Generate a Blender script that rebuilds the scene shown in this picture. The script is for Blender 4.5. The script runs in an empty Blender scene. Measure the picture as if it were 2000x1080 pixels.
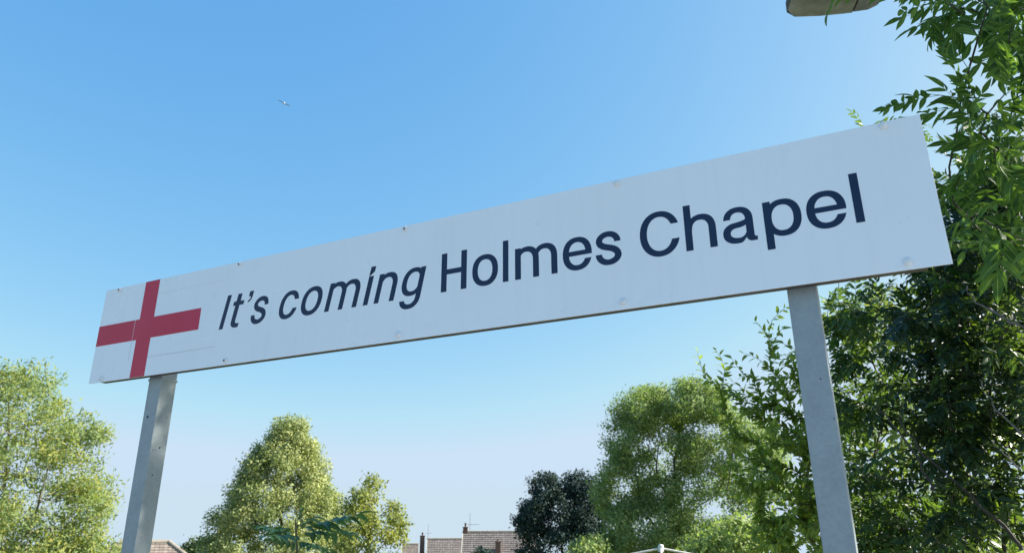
import bpy, bmesh, math, random
import numpy as np
from mathutils import Vector, Matrix
from mathutils.geometry import tessellate_polygon

scene = bpy.context.scene
COL = scene.collection
R_ = math.radians

# ------------------------------------------------------------------ camera
EYE = 1.62
PITCH = 0.344041; ROLL = 0.0040354; FPX = 1414.717
cam_d = bpy.data.cameras.new('camera')
cam_d.sensor_fit = 'HORIZONTAL'; cam_d.sensor_width = 36.0
cam_d.lens = 36.0 * FPX / 2000.0
cam_d.clip_start = 0.05; cam_d.clip_end = 8000
cam_d.dof.use_dof = True; cam_d.dof.focus_distance = 2.9; cam_d.dof.aperture_fstop = 6.0
cam = bpy.data.objects.new('camera', cam_d); COL.objects.link(cam)
cam.matrix_world = Matrix.Translation((0, 0, EYE)) @ Matrix.Rotation(R_(90) + PITCH, 4, 'X') @ Matrix.Rotation(-ROLL, 4, 'Z')
scene.camera = cam

# ------------------------------------------------------------------ sky and sun
SUN_AZ, SUN_EL = 85.0, 35.0          # azimuth clockwise from the view direction
world = bpy.data.worlds.new('World'); scene.world = world; world.use_nodes = True
wn = world.node_tree.nodes; wl = world.node_tree.links
sky = wn.new('ShaderNodeTexSky'); sky.sky_type = 'NISHITA'; sky.sun_disc = False
sky.sun_elevation = R_(SUN_EL); sky.sun_rotation = R_(SUN_AZ)
sky.altitude = 60; sky.air_density = 1.0; sky.dust_density = 1.5; sky.ozone_density = 3.0
bg = wn['Background']; bg.inputs['Strength'].default_value = 0.15
# the dusty layer right on the horizon keeps the colour it has three degrees up
tcw = wn.new('ShaderNodeTexCoord'); sxyz = wn.new('ShaderNodeSeparateXYZ'); cxyz = wn.new('ShaderNodeCombineXYZ'); zmx = wn.new('ShaderNodeMath'); zmx.operation = 'MAXIMUM'; zmx.inputs[1].default_value = .05
wl.new(tcw.outputs['Generated'], sxyz.inputs[0]); wl.new(sxyz.outputs[0], cxyz.inputs[0]); wl.new(sxyz.outputs[1], cxyz.inputs[1]); wl.new(sxyz.outputs[2], zmx.inputs[0]); wl.new(zmx.outputs[0], cxyz.inputs[2]); wl.new(cxyz.outputs[0], sky.inputs[0])
# one film-like tone response for the whole sky, channel by channel
EXPO = 1.6
sep = wn.new('ShaderNodeSeparateColor'); com = wn.new('ShaderNodeCombineColor'); wl.new(sky.outputs[0], sep.inputs[0])
for i, (k, g, top) in enumerate(((1.75, 1.185, .61), (1.20, .666, .765), (1.045, .255, .93))):
    a = wn.new('ShaderNodeMath'); a.operation = 'MULTIPLY'; a.inputs[1].default_value = .15
    b = wn.new('ShaderNodeMath'); b.operation = 'POWER'; b.inputs[1].default_value = g
    c = wn.new('ShaderNodeMath'); c.operation = 'MULTIPLY'; c.inputs[1].default_value = k / 2 ** EXPO / .15
    d = wn.new('ShaderNodeMath'); d.operation = 'MINIMUM'; d.inputs[1].default_value = top / 2 ** EXPO / .15      # film white
    wl.new(sep.outputs[i], a.inputs[0]); wl.new(a.outputs[0], b.inputs[0]); wl.new(b.outputs[0], c.inputs[0]); wl.new(c.outputs[0], d.inputs[0]); wl.new(d.outputs[0], com.inputs[i])
wl.new(com.outputs[0], bg.inputs[0])
sun_d = bpy.data.lights.new('sun', 'SUN'); sun_d.energy = 5.0; sun_d.angle = R_(0.53); sun_d.color = (1.0, 0.93, 0.80)
sun = bpy.data.objects.new('sun', sun_d); COL.objects.link(sun)
sd = Vector((math.sin(R_(SUN_AZ)) * math.cos(R_(SUN_EL)), math.cos(R_(SUN_AZ)) * math.cos(R_(SUN_EL)), math.sin(R_(SUN_EL))))
sun.rotation_euler = sd.to_track_quat('Z', 'Y').to_euler()
vs = scene.view_settings
vs.view_transform = 'Standard'; vs.look = 'None'; vs.gamma = 1.0; vs.use_curve_mapping = False
vs.exposure = EXPO
scene.cycles.max_bounces = 8; scene.cycles.transmission_bounces = 5; scene.cycles.diffuse_bounces = 4
scene.cycles.use_denoising = True

# ------------------------------------------------------------------ helpers
def ray(px, py):
    X, Y = px - 1000.0, 540.0 - py
    c, s = math.cos(ROLL), math.sin(ROLL); X, Y = c * X + s * Y, -s * X + c * Y
    c, s = math.cos(PITCH), math.sin(PITCH); a, b = X / FPX, Y / FPX
    return np.array([a, c - b * s, s + b * c])
def at(px, py, D):
    """the place seen at a point of the photograph, D metres away along the ground"""
    d = ray(px, py); d = d * (D / math.hypot(d[0], d[1]))
    return np.array([d[0], d[1], d[2] + EYE])
def mpp(D):                                   # metres per photo pixel near the horizon at distance D
    return D * math.cos(PITCH) / FPX
def project(p):
    x, y, z = p[..., 0], p[..., 1], p[..., 2] - EYE
    c, s = math.cos(PITCH), math.sin(PITCH)
    d = y * c + z * s; u = -y * s + z * c
    d = np.where(d < .05, .05, d)
    return 1000 + FPX * x / d, 540 - FPX * u / d, d

def link(name, data, parent=None, loc=None):
    o = bpy.data.objects.new(name, data); COL.objects.link(o)
    if parent is not None: o.parent = parent
    if loc is not None: o.location = loc
    return o
def tag(o, label=None, cat=None, group=None, kind=None):
    if label: o['label'] = label
    if cat: o['category'] = cat
    if group: o['group'] = group
    if kind: o['kind'] = kind
    return o
def empty(name, loc, rz=0.0):
    o = link(name, None, None, loc); o.rotation_euler = (0, 0, rz); o.empty_display_size = .2
    return o
def mesh_np(name, V, Q, mat, attrs=None, smooth=False, T=None):
    V = np.asarray(V, dtype=np.float32); Q = np.asarray(Q, dtype=np.int32).reshape(-1, 4)
    me = bpy.data.meshes.new(name)
    nq = len(Q); nt = 0 if T is None else len(T)
    me.vertices.add(len(V)); me.vertices.foreach_set('co', V.ravel())
    me.loops.add(nq * 4 + nt * 3); me.polygons.add(nq + nt)
    li = Q.ravel(); st = np.arange(nq) * 4
    if nt:
        T = np.asarray(T, dtype=np.int32)
        li = np.concatenate([li, T.ravel()]); st = np.concatenate([st, nq * 4 + np.arange(nt) * 3])
    me.loops.foreach_set('vertex_index', li.astype(np.int32)); me.polygons.foreach_set('loop_start', st.astype(np.int32))
    if smooth: me.polygons.foreach_set('use_smooth', np.ones(nq + nt, dtype=bool))
    for k, a in (attrs or {}).items():
        at_ = me.attributes.new(k, 'FLOAT', 'POINT'); at_.data.foreach_set('value', np.asarray(a, dtype=np.float32))
    me.update(calc_edges=True); me.materials.append(mat)
    return me
def mesh_bm(name, bm, mat, smooth=False):
    me = bpy.data.meshes.new(name); bmesh.ops.recalc_face_normals(bm, faces=bm.faces[:]); bm.to_mesh(me); bm.free()
    me.materials.append(mat)
    if smooth:
        for p in me.polygons: p.use_smooth = True
    return me
def bm_box(bm, x0, x1, y0, y1, z0, z1, bevel=0.0, M=None):
    v = [bm.verts.new((x, y, z)) for x in (x0, x1) for y in (y0, y1) for z in (z0, z1)]
    for f in ((0, 1, 3, 2), (4, 6, 7, 5), (0, 4, 5, 1), (2, 3, 7, 6), (0, 2, 6, 4), (1, 5, 7, 3)):
        bm.faces.new([v[i] for i in f])
    if bevel:
        es = {e for q in v for e in q.link_edges}
        r = bmesh.ops.bevel(bm, geom=list(es), offset=bevel, segments=2, affect='EDGES', profile=.6)
        v = list({q for f in r['faces'] for q in f.verts} | {q for q in v if q.is_valid})
    if M is not None: bmesh.ops.transform(bm, matrix=M, verts=[q for q in v if q.is_valid])
def box(name, x0, x1, y0, y1, z0, z1, mat, parent=None, bevel=0.0, loc=None):
    bm = bmesh.new(); bm_box(bm, x0, x1, y0, y1, z0, z1, bevel)
    return link(name, mesh_bm(name, bm, mat), parent, loc)
def tube_np(pts, rad, k=6):
    """tube along pts -> verts, quads (open ends)"""
    P = np.asarray(pts, float); n = len(P); rad = np.broadcast_to(np.asarray(rad, float), (n,))
    t = np.gradient(P, axis=0); t /= np.linalg.norm(t, axis=1, keepdims=True) + 1e-12
    ref = np.array([0, 0, 1.0]) if abs(t[:, 2]).mean() < .85 else np.array([1.0, 0, 0])
    u = np.cross(t, ref); u /= np.linalg.norm(u, axis=1, keepdims=True) + 1e-12
    w = np.cross(t, u)
    a = np.linspace(0, 2 * np.pi, k, endpoint=False)
    V = (P[:, None] + rad[:, None, None] * (u[:, None] * np.cos(a)[None, :, None] + w[:, None] * np.sin(a)[None, :, None])).reshape(-1, 3)
    i = np.arange(n - 1)[:, None] * k; j = np.arange(k)[None]; j2 = (j + 1) % k
    Q = np.stack([i + j, i + j2, i + k + j2, i + k + j], -1).reshape(-1, 4)
    return V, Q
class Acc:
    def __init__(s): s.V = []; s.Q = []; s.n = 0
    def add(s, V, Q): s.V.append(V); s.Q.append(np.asarray(Q) + s.n); s.n += len(V)
    def tube(s, pts, rad, k=6): s.add(*tube_np(pts, rad, k))
    def mesh(s, name, mat, smooth=True): return mesh_np(name, np.concatenate(s.V), np.concatenate(s.Q), mat, None, smooth)

# ------------------------------------------------------------------ materials
def new_mat(name):
    m = bpy.data.materials.new(name); m.use_nodes = True
    return m, m.node_tree.nodes, m.node_tree.links, m.node_tree.nodes['Principled BSDF']
def mat_plain(name, col, rough=.6, metal=0.0, noise=0.0, nscale=8.0, bump=0.0, bscale=60.0, spec=.5, col2=None, detail=6.0):
    m, n, l, b = new_mat(name)
    b.inputs['Roughness'].default_value = rough; b.inputs['Metallic'].default_value = metal
    b.inputs['Specular IOR Level'].default_value = spec
    tc = n.new('ShaderNodeTexCoord')
    if noise or col2:
        tx = n.new('ShaderNodeTexNoise'); tx.inputs['Scale'].default_value = nscale; tx.inputs['Detail'].default_value = detail
        l.new(tc.outputs['Object'], tx.inputs['Vector'])
        mx = n.new('ShaderNodeMix'); mx.data_type = 'RGBA'
        c2 = col2 or tuple(c * (1 - noise) for c in col)
        mx.inputs[6].default_value = (*col, 1); mx.inputs[7].default_value = (*c2, 1)
        rp = n.new('ShaderNodeMapRange'); rp.inputs[1].default_value = .38; rp.inputs[2].default_value = .66
        l.new(tx.outputs['Fac'], rp.inputs[0]); l.new(rp.outputs[0], mx.inputs[0]); l.new(mx.outputs[2], b.inputs['Base Color'])
    else:
        b.inputs['Base Color'].default_value = (*col, 1)
    if bump:
        t2 = n.new('ShaderNodeTexNoise'); t2.inputs['Scale'].default_value = bscale; t2.inputs['Detail'].default_value = 5
        l.new(tc.outputs['Object'], t2.inputs['Vector'])
        bp = n.new('ShaderNodeBump'); bp.inputs['Strength'].default_value = bump; bp.inputs['Distance'].default_value = .02
        l.new(t2.outputs['Fac'], bp.inputs['Height']); l.new(bp.outputs[0], b.inputs['Normal'])
    return m
def mat_leaf(name, c_dark, c_mid, c_lite, trans=.35, tcol=None, rough=.45, vein=False, spec=.35):
    """leaf colours differ leaf by leaf; light comes through the blade"""
    m, n, l, b = new_mat(name)
    at_ = n.new('ShaderNodeAttribute'); at_.attribute_name = 'lf'
    oi = n.new('ShaderNodeObjectInfo')
    ad = n.new('ShaderNodeMath'); ad.operation = 'MULTIPLY_ADD'; ad.inputs[1].default_value = .35
    l.new(oi.outputs['Random'], ad.inputs[0])
    ml = n.new('ShaderNodeMath'); ml.operation = 'MULTIPLY'; ml.inputs[1].default_value = .8
    l.new(at_.outputs['Fac'], ml.inputs[0]); l.new(ml.outputs[0], ad.inputs[2])
    rp = n.new('ShaderNodeValToRGB'); e = rp.color_ramp.elements
    e[0].position = 0.05; e[0].color = (*c_dark, 1); e[1].position = 1.0; e[1].color = (*c_lite, 1)
    x = e.new(.55); x.color = (*c_mid, 1)
    l.new(ad.outputs[0], rp.inputs[0]); col = rp.outputs[0]
    if vein:
        av = n.new('ShaderNodeAttribute'); av.attribute_name = 'mid'
        mr = n.new('ShaderNodeMapRange'); mr.inputs[1].default_value = .03; mr.inputs[2].default_value = .12
        mr.inputs[3].default_value = .75; mr.inputs[4].default_value = 0
        l.new(av.outputs['Fac'], mr.inputs[0])
        mx = n.new('ShaderNodeMix'); mx.data_type = 'RGBA'; mx.inputs[7].default_value = (c_lite[0] * 2.2, c_lite[1] * 1.8, c_lite[2] * 2.4, 1)
        l.new(mr.outputs[0], mx.inputs[0]); l.new(col, mx.inputs[6]); col = mx.outputs[2]
    l.new(col, b.inputs['Base Color'])
    b.inputs['Roughness'].default_value = rough; b.inputs['Specular IOR Level'].default_value = spec
    tr = n.new('ShaderNodeBsdfTranslucent')
    tm = n.new('ShaderNodeMix'); tm.data_type = 'RGBA'; tm.blend_type = 'MULTIPLY'; tm.inputs[0].default_value = 1
    l.new(col, tm.inputs[6]); tm.inputs[7].default_value = (*(tcol or (2.6, 2.3, .7)), 1)
    l.new(tm.outputs[2], tr.inputs['Color'])
    ms = n.new('ShaderNodeMixShader'); ms.inputs[0].default_value = trans
    l.new(b.outputs[0], ms.inputs[1]); l.new(tr.outputs[0], ms.inputs[2]); l.new(ms.outputs[0], n['Material Output'].inputs['Surface'])
    return m

# ------------------------------------------------------------------ the lie of the land
YAW = 0.456771
AX = np.array([math.cos(YAW), -math.sin(YAW), 0]); NX = np.array([-math.sin(YAW), -math.cos(YAW), 0])   # along the sign, out of its face
O3 = np.array([-1.943033, 3.288213, 0.664281 + EYE]); SL, SH = 3.446139, .45
def sm(a, b, x):
    t = np.clip((x - a) / (b - a), 0, 1); return t * t * (3 - 2 * t)
def land(x, y):
    s = -((x - O3[0]) * NX[0] + (y - O3[1]) * NX[1])          # metres behind the sign
    z = -1.35 * sm(1.1, 3.4, s) - 3.7 * sm(17, 60, s) - .12 - .022 * np.maximum(0, s - 130)
    return z + .12 * np.sin(x * .21 + 1) * np.cos(y * .17) * sm(3, 9, s) * (1 - sm(70, 120, s))
m_grass = mat_plain('rough_grass', (.075, .105, .03), .9, noise=.3, nscale=1.3, col2=(.11, .10, .045), bump=.6, bscale=9)
rr = np.concatenate([np.linspace(0, 24, 40), np.geomspace(25, 4000, 46)]); aa = np.linspace(0, 2 * np.pi, 145)[:-1]
gx = (rr[:, None] * np.sin(aa)).ravel(); gy = (rr[:, None] * np.cos(aa)).ravel()
gi = np.arange(len(rr) - 1)[:, None] * 144; gj = np.arange(144)[None]; gj2 = (gj + 1) % 144
GQ = np.stack([gi + gj, gi + 144 + gj, gi + 144 + gj2, gi + gj2], -1).reshape(-1, 4)[144:]
GV = np.stack([gx, gy, land(gx, gy)], -1)
keep = GQ
tri0 = np.array([[0, 144 + j, 144 + (j + 1) % 144] for j in range(144)])
g_ob = link('ground', mesh_np('ground', GV, keep, m_grass, None, True, tri0)); tag(g_ob, kind='structure')
# platform: asphalt slab that the sign stands on, with an edging kerb behind
m_asph = mat_plain('platform_paving', (.235, .27, .325), .9, noise=.2, nscale=30, bump=.4, bscale=160)
m_conc = mat_plain('concrete', (.33, .32, .29), .85, noise=.3, nscale=6, bump=.3, bscale=70)
plat = empty('platform', (O3[0], O3[1], 0), -YAW); tag(plat, kind='structure')
box('platform_surface', -30, 30, -6.5, .75, -.8, 0, m_asph, plat)
for k in range(24):
    box('kerb_stone', -30 + k * 2.5, -30 + k * 2.5 + 2.49, .755, .88, -.8, .06, m_conc, plat, .008)

# letter outlines in millimetres (closed loops x, y, x, y, ...)
GLYPH = {
    'I': [[0.5,147.0,21.2,147.0,21.8,147.0,22.0,146.5,22.0,0.8,22.0,0.2,21.5,-0.0,0.8,-0.0,0.2,0.0,-0.0,0.5,-0.0,146.2,0.0,146.8]],
    'l': [[0.5,152.0,21.2,152.0,21.8,152.0,22.0,151.5,22.0,0.8,22.0,0.2,21.5,-0.0,0.8,-0.0,0.2,0.0,-0.0,0.5,-0.0,151.2,0.0,151.8]],
    'H': [[0.2,0.0,-0.0,0.8,0.0,146.8,0.8,147.0,22.2,147.0,23.0,146.8,23.0,84.8,23.2,84.2,81.2,84.0,81.8,84.2,82.0,84.8,82.0,146.8,82.8,147.0,104.8,147.0,105.0,146.2,105.0,0.2,104.2,-0.0,82.8,-0.0,82.0,0.2,82.0,64.2,81.8,64.8,23.8,65.0,23.2,64.8,23.0,64.2,23.0,0.2,22.2,-0.0]],
    'i': [[0.5,113.0,21.2,113.0,21.8,113.0,22.0,112.5,22.0,0.8,22.0,0.2,21.5,-0.0,0.8,-0.0,0.2,0.0,-0.0,0.5,-0.0,112.2,0.0,112.8],[0.0,130.2,-0.0,150.2,0.2,151.0,21.2,151.0,22.0,150.8,22.0,130.8,21.8,130.0,0.8,130.0]],
    'o': [[68.0,112.8,73.2,110.8,77.2,108.8,81.8,105.8,85.6,102.5,89.5,98.2,92.6,94.0,95.1,89.8,97.3,84.8,99.3,79.0,100.6,73.5,101.5,67.0,101.9,61.0,101.9,52.0,101.5,46.0,100.6,39.5,99.1,33.2,97.3,28.2,95.1,23.2,92.8,19.2,89.5,14.8,87.0,11.9,83.2,8.4,79.7,5.8,75.0,3.0,70.8,1.2,66.0,-0.3,61.2,-1.3,56.0,-1.9,47.8,-2.0,44.8,-1.8,39.2,-1.0,34.0,0.2,28.8,2.2,24.8,4.2,20.2,7.2,16.4,10.5,12.5,14.8,9.4,19.0,6.9,23.2,4.7,28.2,2.7,34.0,1.4,39.5,0.5,46.0,0.1,52.0,0.1,61.0,0.5,67.0,1.4,73.5,2.9,79.8,4.7,84.8,6.9,89.8,9.2,93.8,12.5,98.2,15.0,101.1,18.8,104.6,22.3,107.2,27.0,110.0,31.2,111.8,36.0,113.3,40.8,114.3,46.0,114.9,54.2,115.0,57.2,114.8,62.8,114.0],[53.2,96.4,56.5,96.1,59.8,95.3,62.2,94.3,65.0,92.8,67.8,90.8,70.0,88.7,71.9,86.5,73.9,83.5,75.6,80.2,76.8,77.5,77.8,74.2,78.9,70.0,79.9,62.0,79.9,51.0,79.6,47.5,78.8,42.8,77.8,38.8,76.8,35.8,75.6,32.8,73.9,29.5,72.1,26.8,70.2,24.5,68.5,22.8,66.2,21.0,63.8,19.4,61.0,18.2,58.0,17.2,55.2,16.7,48.8,16.6,45.5,16.9,42.2,17.7,39.8,18.7,37.0,20.2,34.2,22.2,32.0,24.3,30.1,26.5,28.1,29.5,26.4,32.8,25.2,35.5,24.2,38.8,23.1,43.0,22.1,51.0,22.1,62.0,22.4,65.5,23.2,70.2,24.2,74.2,25.2,77.2,26.4,80.2,28.1,83.5,29.9,86.2,31.8,88.5,33.5,90.2,35.8,92.0,38.2,93.6,41.0,94.8,44.0,95.8,46.8,96.3]],
    'e': [[35.8,113.1,40.2,114.1,45.8,114.8,48.8,115.0,58.2,114.8,63.8,114.1,69.2,112.8,74.0,111.1,77.8,109.3,82.0,106.8,85.5,104.1,89.5,100.3,92.3,97.0,95.1,93.0,97.8,88.0,99.8,83.2,101.3,78.8,102.3,74.5,103.1,70.2,103.6,66.2,104.0,60.8,103.9,50.5,103.8,50.1,102.5,49.5,23.0,49.5,22.4,49.2,22.4,48.0,23.0,44.0,24.4,38.0,26.6,32.2,29.6,27.2,33.0,23.2,35.0,21.5,37.2,19.9,39.2,18.7,41.5,17.7,44.0,16.9,46.5,16.4,50.0,16.0,54.5,16.1,57.5,16.4,61.8,17.5,66.0,19.4,69.9,22.2,73.3,25.8,76.2,30.1,78.8,35.5,79.2,36.0,101.5,35.9,101.6,35.2,100.1,30.5,97.1,23.5,93.6,17.8,89.5,12.8,85.2,8.7,80.5,5.2,75.2,2.5,69.2,0.2,63.8,-1.1,58.2,-1.8,55.2,-2.0,45.8,-1.8,40.2,-1.1,34.8,0.2,30.0,1.9,26.2,3.7,22.0,6.2,18.5,8.9,14.5,12.7,11.7,16.0,8.9,20.0,6.2,25.0,4.2,29.8,2.7,34.2,1.2,41.0,0.4,46.8,0.0,52.2,0.1,62.8,0.7,68.8,1.7,74.5,3.2,80.2,5.2,85.8,7.6,90.8,10.4,95.2,13.6,99.2,17.0,102.8,21.0,106.0,25.8,109.0,30.5,111.3],[81.3,66.2,80.8,66.0,23.2,66.0,22.8,66.2,22.6,66.5,24.0,73.5,25.0,76.8,26.4,80.2,29.4,85.5,33.0,89.8,35.0,91.5,37.5,93.3,39.8,94.5,42.5,95.6,45.0,96.3,47.8,96.8,54.0,97.0,59.2,96.3,61.8,95.5,64.2,94.5,66.8,93.1,69.0,91.5,72.5,88.2,74.5,85.6,76.0,83.2,78.5,78.0,80.5,71.5,81.3,67.2]],
    'c': [[66.8,112.5,71.5,110.6,77.0,107.5,82.0,103.5,86.3,99.0,89.6,94.5,92.6,89.0,95.4,82.2,97.0,76.2,96.8,76.0,96.2,76.0,74.8,76.0,74.5,76.2,73.1,80.0,71.3,83.8,69.4,86.8,67.6,89.0,65.0,91.6,62.8,93.3,59.5,95.1,57.0,96.0,54.5,96.6,51.8,96.9,46.2,96.9,41.5,95.9,37.5,94.1,34.5,92.0,32.3,90.0,30.5,87.9,28.5,85.0,26.7,81.8,25.4,78.8,24.2,75.0,23.2,70.8,22.5,66.0,22.1,62.0,22.1,50.8,22.5,47.0,23.2,42.2,24.2,38.0,25.4,34.2,27.6,29.5,29.6,26.2,32.1,23.2,34.5,21.0,37.5,18.9,40.5,17.5,44.2,16.4,47.8,16.0,52.8,16.1,57.0,17.0,59.0,17.7,61.5,18.9,65.0,21.4,68.2,24.8,71.0,28.8,73.1,33.0,75.2,39.5,75.6,40.0,97.2,40.0,97.6,39.8,97.6,39.2,96.3,33.8,94.6,28.5,92.5,23.8,90.0,19.2,87.3,15.2,84.8,12.2,81.0,8.6,77.0,5.5,73.5,3.4,69.2,1.4,65.0,-0.1,60.5,-1.1,55.5,-1.8,52.8,-2.0,43.5,-1.8,38.5,-1.1,34.0,-0.1,29.8,1.4,25.0,3.7,21.0,6.2,17.0,9.5,13.0,13.7,10.1,17.5,7.0,22.8,4.9,27.2,3.2,32.2,1.5,39.0,0.5,45.8,0.1,52.0,0.1,61.0,0.5,67.0,1.4,73.8,2.7,79.2,4.4,84.5,6.5,89.2,9.0,93.8,11.7,97.8,15.6,102.2,18.1,104.5,22.0,107.5,25.8,109.8,30.2,111.8,34.8,113.3,39.5,114.3,44.5,114.9,52.8,115.0,57.2,114.6,62.0,113.8]],
    'C': [[83.8,147.6,90.8,144.8,97.5,141.0,103.1,136.8,105.6,134.5,108.8,131.2,111.8,127.7,114.1,124.5,116.8,120.2,118.9,116.5,122.1,109.2,123.8,104.2,124.6,101.2,124.0,101.0,101.2,101.0,100.9,101.5,98.6,107.2,96.1,112.0,93.5,115.9,90.2,120.0,86.5,123.5,83.0,126.1,78.5,128.6,75.2,129.8,71.5,130.8,67.8,131.4,60.2,131.4,56.5,130.8,52.8,129.8,49.5,128.6,45.8,126.6,41.5,123.5,38.0,120.2,35.5,117.2,32.7,113.2,29.7,107.8,27.7,103.0,26.0,97.8,24.7,92.5,23.7,86.2,23.1,80.0,23.0,70.0,23.2,66.8,23.9,60.0,25.0,54.2,26.5,48.5,28.7,42.5,31.9,36.0,35.5,30.8,39.8,26.0,44.2,22.4,49.5,19.4,54.5,17.7,60.2,16.6,66.5,16.6,70.0,16.9,72.8,17.5,76.0,18.4,78.5,19.4,83.8,22.4,88.0,25.8,90.0,27.8,92.5,30.8,96.1,36.0,99.2,42.3,101.8,49.5,102.2,50.0,124.8,50.0,125.2,49.9,125.3,49.2,123.3,42.2,121.1,36.2,118.1,30.0,115.1,25.0,111.8,20.3,107.6,15.5,103.0,11.2,97.5,7.0,92.2,3.9,86.0,1.2,80.2,-0.6,74.5,-1.8,67.5,-2.4,60.8,-2.5,53.8,-1.8,48.5,-0.8,42.0,1.2,35.8,3.9,30.2,7.2,24.9,11.2,20.1,15.8,15.0,22.0,11.2,27.8,7.9,34.0,4.9,41.5,3.1,47.5,1.5,55.2,0.4,63.8,0.0,69.8,0.2,82.0,0.9,89.2,2.5,97.8,4.7,105.8,6.9,111.8,9.9,118.0,13.9,124.5,17.5,129.2,22.5,134.6,26.8,138.3,32.2,142.1,37.2,144.8,43.2,147.3,49.5,149.0,56.0,150.1,60.8,150.5,70.0,150.3,77.2,149.3]],
    'n': [[91.8,0.0,70.8,-0.0,70.0,0.2,70.0,68.8,69.6,73.0,69.0,76.2,67.8,80.5,66.3,84.0,64.1,87.5,61.5,90.5,58.5,92.8,54.8,94.8,51.5,95.8,47.0,96.5,42.8,96.4,38.2,95.8,34.2,94.4,31.5,92.8,28.5,90.5,25.9,87.5,23.7,84.0,22.1,80.2,22.0,0.2,21.2,-0.0,0.8,-0.0,0.0,0.2,-0.0,112.2,0.2,113.0,21.7,113.0,22.0,112.5,22.1,108.5,22.2,108.0,26.8,110.5,29.8,111.9,33.2,113.1,37.2,114.1,40.5,114.6,45.0,115.0,51.2,114.9,57.2,114.3,61.2,113.5,64.2,112.6,67.5,111.3,71.0,109.6,74.5,107.3,77.2,105.1,79.0,103.5,81.8,100.2,85.1,95.5,88.1,89.2,89.4,85.8,90.5,81.5,91.6,74.8,92.0,65.5,92.0,0.8]],
    'h': [[0.2,152.0,21.2,152.0,22.0,151.8,22.0,106.5,22.2,105.7,26.8,108.8,30.2,110.8,34.8,112.6,38.8,113.8,43.0,114.5,47.8,114.9,54.2,114.9,59.0,114.5,64.0,113.6,68.0,112.3,72.2,110.5,76.0,108.3,79.2,106.0,82.0,103.5,85.0,100.0,87.8,96.0,90.3,91.2,92.5,85.2,94.0,78.8,94.8,72.8,95.0,65.5,95.0,0.8,94.8,0.0,73.8,-0.0,73.0,0.2,73.0,68.8,72.6,73.0,72.0,76.2,70.8,80.5,69.3,84.0,67.1,87.5,64.5,90.5,61.5,92.8,57.8,94.8,54.5,95.8,50.0,96.5,45.8,96.4,41.2,95.8,37.0,94.3,33.8,92.3,30.8,89.7,28.2,86.5,26.2,83.0,24.5,78.2,23.4,73.0,23.0,66.5,22.8,66.0,22.2,65.8,22.0,65.2,22.0,0.2,21.2,-0.0,0.8,-0.0,0.0,0.2,-0.0,151.2]],
    'm': [[157.0,0.2,156.2,-0.0,135.8,-0.0,135.0,0.2,134.9,69.0,134.4,74.5,133.5,78.2,131.8,83.0,129.8,86.5,127.2,89.7,124.2,92.3,121.0,94.3,116.8,95.8,112.2,96.4,108.0,96.5,104.8,96.1,101.8,95.3,99.0,94.3,96.4,92.8,93.5,90.5,91.5,88.2,89.4,85.2,87.9,82.2,89.1,74.8,89.5,65.8,89.5,0.2,88.8,-0.0,67.8,0.0,67.5,0.8,67.4,69.0,66.9,74.5,66.0,78.2,64.3,83.0,62.3,86.5,59.8,89.7,56.8,92.3,53.5,94.3,49.2,95.8,44.8,96.4,40.5,96.5,37.2,96.1,35.0,95.6,31.8,94.4,29.8,93.3,27.2,91.5,25.2,89.7,23.2,87.2,22.1,85.2,22.0,0.2,21.2,-0.0,0.2,0.0,-0.0,0.8,0.0,112.8,0.8,113.0,21.5,113.0,22.0,112.8,22.1,110.0,22.2,109.6,22.5,109.6,26.0,111.3,29.8,112.8,33.5,113.8,37.5,114.5,42.2,114.9,48.5,115.0,54.8,114.3,58.8,113.5,61.8,112.6,65.0,111.3,68.5,109.6,71.0,108.0,73.7,106.0,76.5,103.5,79.2,100.6,82.0,103.5,85.2,106.3,87.9,108.2,91.5,110.4,95.1,112.0,98.2,113.1,102.2,114.1,106.2,114.7,109.8,114.9,116.2,114.9,120.8,114.6,125.0,113.8,128.8,112.8,132.5,111.3,136.0,109.6,139.5,107.3,142.5,104.9,145.2,102.1,147.8,99.0,150.1,95.5,152.1,91.8,153.8,87.5,155.0,83.5,156.1,78.5,156.8,72.8,157.0,65.5]],
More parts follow.
